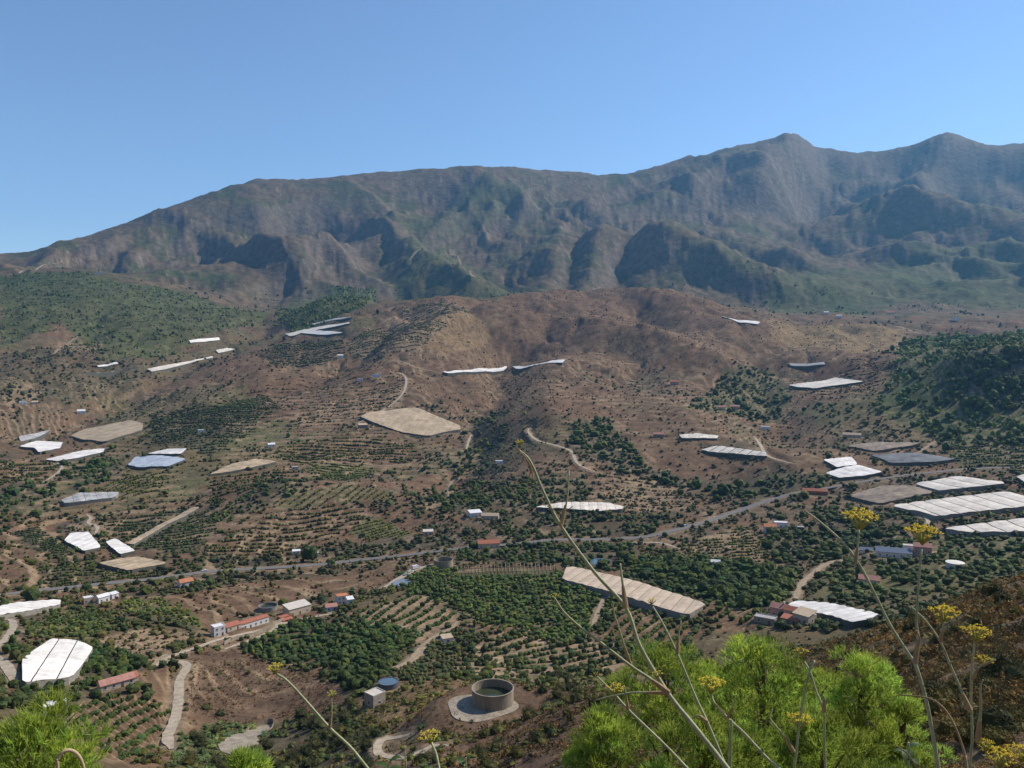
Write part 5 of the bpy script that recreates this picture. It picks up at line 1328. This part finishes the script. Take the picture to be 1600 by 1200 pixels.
TONES = ('yellow-green', 'mid-green', 'dark green')
def toned(mat_name, base):
    return [new_mat(mat_name + '_' + t.replace('-', '_'), tuple(c * f for c, f in zip(base, k)), .78, .3, 1.3, rnd=.14, transl=.13, spec=.18) for t, k in zip(TONES, ((1.5, 1.3, 1.1), (1, 1, 1), (.66, .72, .8)))]
def crown_set(name, temps, base):
    mats = toned(name, base); return [[to_mesh(name, t, m) for t in temps] for m in mats]
def individuals(name, data, px, py, crowns, stem, kind, cat):
    lab_of = region_label(kind); med = float(np.median(data[:, 2])) if len(data) else 1
    for i in range(len(data)):
        x, y, s = (float(v) for v in data[i, :3]); z = float(sample(x, y)); tone = int(RNG.choice(3, p=(.3, .4, .3)))
        lab, grp = lab_of(px[i], py[i], s, TONES[tone], med)
        r = thing(name, (x, y, z - .05 * s), lab, cat, grp, float(RNG.uniform(0, 6.28)))
        r.scale = (s, s, s * float(RNG.uniform(.85, 1.15)))
        link('crown', crowns[tone][i % len(crowns[0])], r); link('trunk', stem, r)
big_tree = crown_set('orchard_crown', [combine(lumpy(2, s + 60, .3, .8, .82), shards(130, s + 160, .17, .85, .46)) for s in range(5)], (.068, .092, .020))
big_shrub = crown_set('shrub_crown', [combine((lambda v, f: (v * .82, f))(*lumpy(2, s + 80, .36, .75, .68)), shards(900, s + 180, .085, .8, .42)) for s in range(5)], (.092, .09, .026))
big_pine = crown_set('pine_crown', [combine(lumpy(2, s + 100, .3, 1.1, 1.25), shards(150, s + 200, .2, 1.05, .64)) for s in range(5)], (.105, .14, .032))
D, rest, px, py = split('tree', 300)
individuals('orchard_tree', D, px, py, big_tree, stem_mesh(.4, .035), 'tree', 'tree')
dr = np.hypot(rest[:, 0], rest[:, 1])
merge('orchard_foliage', rest[dr < 950], T_MID, LEAFM, 'dark green orchard and garden trees filling the near valley')
merge('hillside_foliage', rest[dr >= 950], T_FAR, LEAFM, 'small trees and orchard rows on the far slopes')
D, rest, px, py = split('shrub', 260)
individuals('hill_shrub', D, px, py, big_shrub, stem_mesh(.3, .03), 'shrub', 'shrub')
dr = np.hypot(rest[:, 0], rest[:, 1])
merge('near_shrubbery', rest[dr < 450], T_SHRUBN, LEAFM, 'wild shrubs on the near dry slopes')
merge('slope_shrubbery', rest[dr >= 450], T_FAR, LEAFM, 'scattered shrubs over the brown hillsides')
D, rest, px, py = split('pine', 150, lambda px, py: (px > 1360) * 1.0)
individuals('pine_tree', D, px, py, big_pine, stem_mesh(.5, .03), 'pine', 'pine tree')
T_PINEF = [combine(lumpy(0, s + 140, .34, 1.1, 1.2), shards(3, s + 145, .4, 1.0, .6)) for s in range(5)]
merge('pine_forest', rest, T_PINEF, LEAFM, 'pine woodland on the ridges and the right hillside')
sd = np.hypot(PLANTS['scrub'][:, 0], PLANTS['scrub'][:, 1])
merge('dry_undergrowth', PLANTS['scrub'][sd < 105], T_SCRUBN, SCRUBM, 'fine brown dry scrub on the nearest slope at the right')
merge('slope_undergrowth', PLANTS['scrub'][sd >= 105], T_SCRUB, SCRUBM, 'brown dry scrub on the slopes round the big tank')
# the pair of dark roadside trees
for k, (px_, py_, s) in enumerate(((481, 877, 9), (489, 877, 8))):
    g = ground(px_, py_, 300)
    r = thing('roadside_tree', (g.x, g.y, float(sample(g.x, g.y))), ('taller left one of the pair of dark trees by the road', 'right one of the pair of dark trees by the road')[k], 'tree', 'pair of dark trees by the road')
    r.scale = (s, s, s * 1.5); link('crown', big_pine[2][k], r); link('trunk', stem_mesh(.5, .03), r)

# ------------------------------------------------------------------ foreground pines
NEEDLE = new_mat('pine_needles', rough=.6, attr='col', noise=.2, scale=2.5, spec=.25, transl=.55)
PBARK = new_mat('pine_bark', (.13, .085, .06), .95, .3, 4, bump=.02)
def pine(label, px, top, dist, width, depth_w, crown_h, clumps=70, tufts=48, seed=1, tint=1.0):
    rg = np.random.default_rng(seed)
    az, t = pix_azt(px, top)
    x, y, zt_ = dist * math.sin(az), dist * math.cos(az), dist * t
    zg = float(sample(x, y)); H = zt_ - zg
    root = thing('pine_tree', (x, y, zg), label, 'pine tree', 'bright pines just below the viewpoint')
    mb = MB(); mb.tube([(0, 0, -.4), (.1, .05, H * .35), (-.05, .1, H * .7), (0, 0, H * .9)], [.24, .19, .12, .03], 8); mb.build('trunk', PBARK, root)
    rx, ry, rz = width / 2, depth_w / 2, crown_h
    u = rg.uniform(-.75, 1.0, clumps); a = rg.uniform(0, 2 * math.pi, clumps)
    rr = np.sqrt(np.clip(1 - np.clip(u, 0, 1) ** 2, 0, 1)) * np.where(u > 0, 1, 1 + u * .35)
    f = rg.uniform(.5, 1.08, clumps) * (.9 + .26 * np.sin(2.3 * a + seed) * np.sin(3.1 * u + seed))
    ctr = np.stack([rr * np.cos(a) * rx * f, rr * np.sin(a) * ry * f, H - rz + u * rz * (.75 + .25 * f) - .3], -1)
    lb = MB()
    for c in ctr[::3]:
        lb.tube([(0, 0, max(H * .2, c[2] - 1.4)), tuple(c * np.array([.5, .5, 1]) - np.array([0, 0, .5])), tuple(c)], [.05, .03, .01], 5)
    lb.build('branches', PBARK, root)
    cr = rg.uniform(.36, .66, clumps) * (width / 4.5) ** .5; tone = np.clip(rg.lognormal(.06, .30, clumps), .45, 1.6); green = rg.uniform(0, 1, clumps)
    ci = np.repeat(np.arange(clumps), tufts); n = len(ci)
    d = rg.normal(size=(n, 3)); d /= np.linalg.norm(d, axis=1)[:, None]; d[:, 2] = np.abs(d[:, 2]) - .25
    p = ctr[ci] + d * cr[ci][:, None] * np.array([1, 1, .9]) * rg.uniform(.3, 1, (n, 1)) ** .5
    ax = d * .7 + np.array([0, 0, .9]) + rg.normal(size=(n, 3)) * .25 + ctr[ci] * np.array([.12, .12, 0]); ax /= np.linalg.norm(ax, axis=1)[:, None]
    q = 7; ti = np.repeat(np.arange(n), q); m = len(ti)
    w = ax[ti] + rg.normal(size=(m, 3)) * .38; w /= np.linalg.norm(w, axis=1)[:, None]
    s = np.cross(w, rg.normal(size=(m, 3))); s /= np.linalg.norm(s, axis=1)[:, None] + 1e-6
    b = p[ti] + ax[ti] * rg.uniform(-.06, .14, (m, 1)); L_ = rg.uniform(.15, .27, (m, 1))
    V = np.stack([b - s * .0135, b + s * .0135, b + w * L_], 1).reshape(-1, 3)
    tn = (tone[ci][ti] * tint * rg.uniform(.85, 1.15, m))[:, None]
    c0 = np.array([[.24, .31, .038]]) * tn; c1 = np.array([[.50, .53, .085]]) * tn
    gsh = green[ci][ti][:, None] * np.array([[.28, .06, -.1]]); c0 = c0 * (1 - gsh); c1 = c1 * (1 - gsh)
    C = np.stack([c0, c0, c1], 1).reshape(-1, 3)
    link('crown', mesh_np('crown', V, np.arange(3 * m).reshape(-1, 3), NEEDLE, False, C), root)
    return root
pine('tall bright green pine with rounded top, left of the middle of the clump', 1045, 1000, 30, 5.6, 5.0, 4.6, 150, 40, 1)
pine('widest bright pine in the middle of the foreground clump', 1195, 986, 27, 5.0, 4.6, 4.6, 150, 40, 2, 1.05)
pine('narrow domed pine at the right of the foreground clump', 1347, 1004, 31, 3.5, 3.4, 4.2, 100, 40, 3, 1.1)
pine('small low pine at the far right end of the clump', 1412, 1075, 33, 2.3, 2.4, 3.0, 50, 40, 4)
pine('low pine at the left foot of the foreground clump', 938, 1112, 25, 2.9, 2.8, 2.8, 80, 40, 5, .95)
pine('shaded pine low in front of the foreground clump', 1100, 1105, 22, 3.4, 3.0, 2.8, 80, 40, 6, .85)
pine('shaded low pine under the narrow domed pine', 1290, 1105, 24, 3.2, 2.8, 2.8, 80, 40, 7, .9)
pine('spreading pine between the tall pine and the widest pine', 1122, 1020, 33, 4.4, 4.0, 4.4, 110, 40, 12, 1.0)
pine('thin pine between the widest and the narrow domed pine', 1275, 1035, 34, 3.2, 3.2, 3.8, 80, 40, 13, 1.0)
pine('rounded pine filling the lower left corner', 44, 1094, 19, 3.3, 3.0, 2.8, 120, 40, 8, 1.1)
pine('small pine peeping up at the bottom edge, right of the corner pine', 385, 1168, 22, 1.3, 1.4, 1.6, 26, 40, 9, 1.2)

# ------------------------------------------------------------------ fennel stalks beside the camera
FST = new_mat('fennel_stem', (.37, .385, .20), .6, .2, 40, spec=.3)
FDRY = new_mat('dry_fennel_sheath', (.36, .25, .12), .85, .2, 50)
FYEL = new_mat('fennel_florets', (.92, .78, .10), .7, .12, 150, transl=.4)
FRAY = new_mat('fennel_rays', (.30, .30, .08), .7)
def at(px, py, d):
    x, y, z = pix_dir(px, py); s = d / math.hypot(x, y)
    return Vector((x * s, y * s, z * s))
def smooth_path(P, sub=5):
    Q = [P[0] * 2 - P[1]] + P + [P[-1] * 2 - P[-2]]; out = []
    for i in range(1, len(Q) - 2):
        a, b, c, d = Q[i - 1:i + 3]
        for k in range(sub):
            t = k / sub
            out.append(.5 * (2 * b + (c - a) * t + (2 * a - 5 * b + 4 * c - d) * t * t + (3 * b - a - 3 * c + d) * t ** 3))
    out.append(P[-1]); return out
_ico0 = ico(1)
def umbel(parent, o, tip, wpx, d, seed, axis=Vector((0, 0, 1)), full=1.0):
    rg = random.Random(seed); Rr = wpx / FPX * d * .5; H = Rr * 1.15
    rays = MB(); fl = MB()
    n = int(17 * full)
    for k in range(n):
        a = k * 2.399; f = math.sqrt((k + .5) / n)
        e = tip + Vector((math.cos(a) * f * Rr, math.sin(a) * f * Rr, H * (1 - .32 * f * f) + rg.uniform(-.08, .08) * Rr))
        rays.tube([tuple(tip - o), tuple(tip - o + (e - tip) * .5 + Vector((0, 0, .05 * Rr))), tuple(e - o)], [.0011, .0008, .0006], 4)
        for q in range(9):
            c = e + Vector((rg.gauss(0, .11), rg.gauss(0, .11), rg.gauss(.03, .05))) * Rr * 1.1 - o
            s = Rr * rg.uniform(.045, .085)
            fl.add([tuple(c + Vector(v) * s) for v in ((1, 0, 0), (-1, 0, 0), (0, 1, 0), (0, -1, 0), (0, 0, .8), (0, 0, -.8))],
                   [(0, 2, 4), (2, 1, 4), (1, 3, 4), (3, 0, 4), (2, 0, 5), (1, 2, 5), (3, 1, 5), (0, 3, 5)])
    r = rays.build('umbel', FRAY, parent); fl.build('florets', FYEL, r)
def fennel(label, stems, umbels, d, seed=0, dry=(), name='fennel_plant', mat=None):
    """stems: (photo points from the bottom up, px widths at both ends, depth offset, rooted)"""
    b = at(*stems[0][0][0], d); zg = float(sample(b.x, b.y)); o = Vector((b.x, b.y, zg))
    root = thing(name, o, label, 'dry grass' if 'grass' in name else 'fennel', 'fennel stalks in front of the camera' if name == 'fennel_plant' else None)
    for i, (pts, w0, w1, dd, rooted) in enumerate(stems):
        n = len(pts); P = [at(x, y, d + dd * k / max(1, n - 1)) for k, (x, y) in enumerate(pts)]
        k0 = d / FPX * .46
        if rooted:
            q = P[0] + (P[0] - P[1]).normalized() * .25
            g = Vector((q.x, q.y, float(sample(q.x, q.y)) - .03)); P = [g, q] + P
        S = smooth_path(P, 5); m = len(S)
        rad = [(w0 + (w1 - w0) * j / (m - 1)) * k0 for j in range(m)]
        mb = MB(); mb.tube([tuple(p - o) for p in S], rad, 8)
        nm = 'stem' if i == 0 else 'branch'
        st = mb.build(nm, mat or FST, root, True)
        if not rooted:
            sb = MB(); a = P[0]; e = P[0] + (P[1] - P[0]) * min(1, .035 / max((P[1] - P[0]).length, 1e-3))
            sb.tube([tuple(a - o), tuple((a + e) / 2 - o), tuple(e - o)], [rad[0] * 1.9, rad[0] * 1.7, rad[0] * 1.05], 8); sb.build('sheath', FDRY, st)
    for i, (x, y, w, dd, full) in enumerate(umbels):
        tip = at(x, y + w * .42, d + dd); umbel(root, o, tip, w, d + dd, seed + i, full=full)
    for pts in dry:
        P = smooth_path([at(x, y, d - .01) for x, y in pts], 4); mb = MB()
        mb.tube([tuple(p - o) for p in P], [(2.6 - 1.8 * j / (len(P) - 1)) * d / FPX * .5 for j in range(len(P))], 6); mb.build('withered_leaf', FDRY, root)
    return root
fennel('tallest fennel stalk leaning left across the middle of the valley', [
  ([(1140, 1205), (1085, 1135), (1045, 1085), (1000, 1010), (978, 950), (928, 893), (878, 824), (850, 770), (828, 720), (806, 700)], 10, 4, .12, True),
  ([(1044, 1082), (1015, 1060), (985, 1040), (940, 1005), (902, 976), (880, 955), (866, 934)], 6, 3, -.05, False),
  ([(985, 1040), (971, 995), (960, 960), (957, 940)], 4, 2, -.03, False),
  ([(978, 950), (972, 905), (969, 880)], 5, 3, .02, False),
  ([(876, 822), (886, 780), (889, 735)], 4, 2, .02, False)],
  [(812, 690, 16, .12, .5), (867, 930, 14, 0, .5), (1028, 1052, 17, .02, .6)], 1.30, 10,
  [[(808, 700), (826, 722), (832, 742), (828, 760)], [(820, 712), (829, 735), (824, 755), (829, 784)], [(855, 790), (868, 800), (880, 826)], [(872, 800), (888, 796), (896, 790)]])
fennel('thin fennel stem rising between the tall stalk and the pines', [
  ([(1137, 1205), (1108, 1135), (1085, 1085), (1060, 1025), (1036, 975), (1020, 948)], 6, 3, .1, True),
  ([(1059, 1022), (1060, 995), (1064, 970)], 4, 2, .02, False), ([(1105, 1128), (1092, 1118), (1076, 1126)], 4, 2, 0, False)],
  [(1018, 938, 16, .1, .5)], 1.45, 30)
fennel('low fennel stem crossing the left edge of the pines', [
  ([(1078, 1205), (1040, 1165), (985, 1112), (958, 1082), (932, 1056)], 6, 3, .08, True), ([(981, 1108), (978, 1085), (975, 1072)], 3, 2, 0, False), ([(1040, 1082), (990, 1082), (955, 1088), (930, 1094)], 4, 2, 0, False)],
  [(962, 1074, 30, .04, .7), (932, 1052, 10, .08, .4)], 1.5, 40)
fennel('fennel stalk with a single umbel in front of the widest pine', [
  ([(1228, 1210), (1200, 1186), (1162, 1145), (1137, 1122), (1116, 1098), (1111, 1082)], 6, 3.5, .05, True), ([(1137, 1122), (1145, 1105), (1149, 1085)], 3, 1.5, 0, False), ([(1140, 1205), (1141, 1160), (1143, 1125)], 9, 4, 0, True)],
  [(1111, 1067, 42, .05, 1.0)], 1.35, 50, [[(1116, 1098), (1128, 1110), (1140, 1128)]])
fennel('fennel stalk with dry side shoot and small umbel left of the narrow pine', [
  ([(1290, 1210), (1288, 1160), (1287, 1112), (1275, 1080), (1266, 1050), (1257, 1034)], 5, 3, .05, True), ([(1240, 1210), (1247, 1150), (1255, 1095), (1264, 1052), (1273, 1032)], 5, 3, .05, True), ([(1287, 1112), (1288, 1092), (1286, 1086)], 4, 2.5, 0, False), ([(1240, 1175), (1225, 1150), (1203, 1122), (1207, 1108)], 4, 2, 0, False)],
  [(1253, 1018, 22, .05, .6), (1249, 1124, 38, .02, .9)], 1.4, 60)
fennel('fennel stalk with two high yellow umbels before the ribbed greenhouses', [
  ([(1468, 1210), (1456, 1140), (1446, 1090), (1430, 1037), (1422, 1025), (1390, 975), (1350, 895), (1322, 853), (1284, 818), (1256, 797)], 7.5, 3.5, .1, True),
  ([(1337, 880), (1340, 855), (1342, 828)], 4, 3, .02, False), ([(1430, 1037), (1435, 1000), (1432, 970), (1435, 915), (1440, 858)], 5, 3.2, .04, False)],
  [(1343, 809, 50, .1, 1.0), (1441, 832, 47, .1, 1.0)], 1.35, 70, [[(1256, 797), (1268, 806), (1276, 818)], [(1432, 985), (1437, 1000), (1432, 1030)]])
fennel('rightmost branching fennel plant with several small umbels', [
  ([(1514, 1210), (1519, 1150), (1517, 1090), (1519, 1040), (1523, 1002)], 5, 3, .04, True), ([(1516, 1110), (1505, 1085), (1486, 1042), (1470, 1004), (1448, 972), (1424, 948)], 4.5, 2.5, .04, False),
  ([(1469, 1002), (1473, 985), (1476, 972)], 3.5, 2.5, 0, False), ([(1519, 1062), (1528, 1045), (1536, 1038)], 3, 2, 0, False), ([(1536, 1040), (1548, 1034), (1556, 1031)], 2.5, 2, 0, False), ([(1528, 1160), (1532, 1110), (1532, 1075), (1536, 1062)], 5, 2, 0, False), ([(1540, 1225), (1552, 1205), (1565, 1196)], 4, 2.5, 0, True)],
  [(1525, 989, 38, .04, 1.0), (1475, 958, 40, .03, 1.0), (1537, 1031, 24, .02, .7), (1562, 1183, 44, 0, 1.0), (1596, 1176, 36, .02, .9), (1540, 1163, 26, 0, .8)], 1.4, 80)
fennel('slender fennel stalk leaning left over the brown slope', [
  ([(582, 1210), (548, 1168), (515, 1137), (478, 1095), (450, 1065), (433, 1053)], 6, 3.5, .05, True), ([(515, 1137), (518, 1112), (518, 1088)], 3, 2, 0, False)],
  [(430, 1042, 24, .05, .8), (519, 1083, 16, 0, .5)], 1.2, 90)
fennel('short fennel stalk with pale umbel at the bottom below the tank', [
  ([(688, 1210), (682, 1180), (674, 1160)], 5, 4, .03, True), ([(634, 1210), (634, 1190), (632, 1165)], 3, 2, 0, True)], [(672, 1148, 34, .03, .8)], 1.25, 100)
fennel('bare brown curved dry stem at the lower right', [([(1512, 1210), (1508, 1180), (1492, 1135), (1474, 1106), (1448, 1090), (1404, 1086)], 5, 2, .05, True), ([(1440, 1210), (1420, 1180), (1398, 1164)], 4, 2, 0, True)], [], 1.3, 110, name='dead_fennel', mat=FDRY)
fennel('pale arched dry grass blade in the lower left corner', [([(90, 1215), (90, 1188), (100, 1174), (115, 1174), (127, 1188), (134, 1215)], 6, 5, 0, True)], [], 1.2, 120, name='dry_grass_blade', mat=new_mat('dry_straw', (.48, .36, .2), .8, .1, 30))

# leafy weeds at the bottom edge
WEED = new_mat('weed_leaves', (.075, .13, .03), .5, .2, 12, transl=.35)
def weed(label, px, py, d, n, L_, seed):
    rg = random.Random(seed); tip = at(px, py, d); zg = float(sample(tip.x, tip.y))
    root = thing('leafy_weed', (tip.x, tip.y, zg), label, 'weed', 'leafy weeds at the bottom edge')
    H = tip.z - zg; mb = MB(); mb.tube([(0, 0, -.05), (.01, 0, H * .5), (0, 0, H)], [.007, .006, .003], 6); mb.build('stem', FST, root)
    for k in range(n):
        a = k * 2.4 + rg.random(); z = H - .02 - k * .022; el = rg.uniform(.2, .9); l = L_ * rg.uniform(.7, 1.2) * (.6 + .4 * min(1, k / 4))
        u = Vector((math.cos(a) * math.cos(el), math.sin(a) * math.cos(el), math.sin(el))); s = Vector((-math.sin(a), math.cos(a), 0)); vs = []; fs = []
        for i in range(6):
            t = i / 5; w = l * .2 * math.sin(math.pi * min(1, t * .92 + .06)); c = u * l * t - Vector((0, 0, .5 * l * t * t)); up = Vector((0, 0, w * .35))
            vs += [tuple(c - s * w + up + Vector((0, 0, z))), tuple(c + Vector((0, 0, z))), tuple(c + s * w + up + Vector((0, 0, z)))]
            if i: b = 3 * i; fs += [(b - 3, b - 2, b + 1, b), (b - 2, b - 1, b + 2, b + 1)]
        lb = MB(); lb.add(vs, fs); lb.build('leaf', WEED, root, True)
weed('leafy weed with glossy leaves just left of the short fennel', 606, 1186, 3.2, 12, .13, 1)
weed('leafy weed with reddish tip right of the short fennel', 728, 1184, 3.4, 14, .12, 2)
weed('leafy weed low at the bottom edge beneath the narrow pine', 1420, 1160, 3.0, 14, .12, 3)
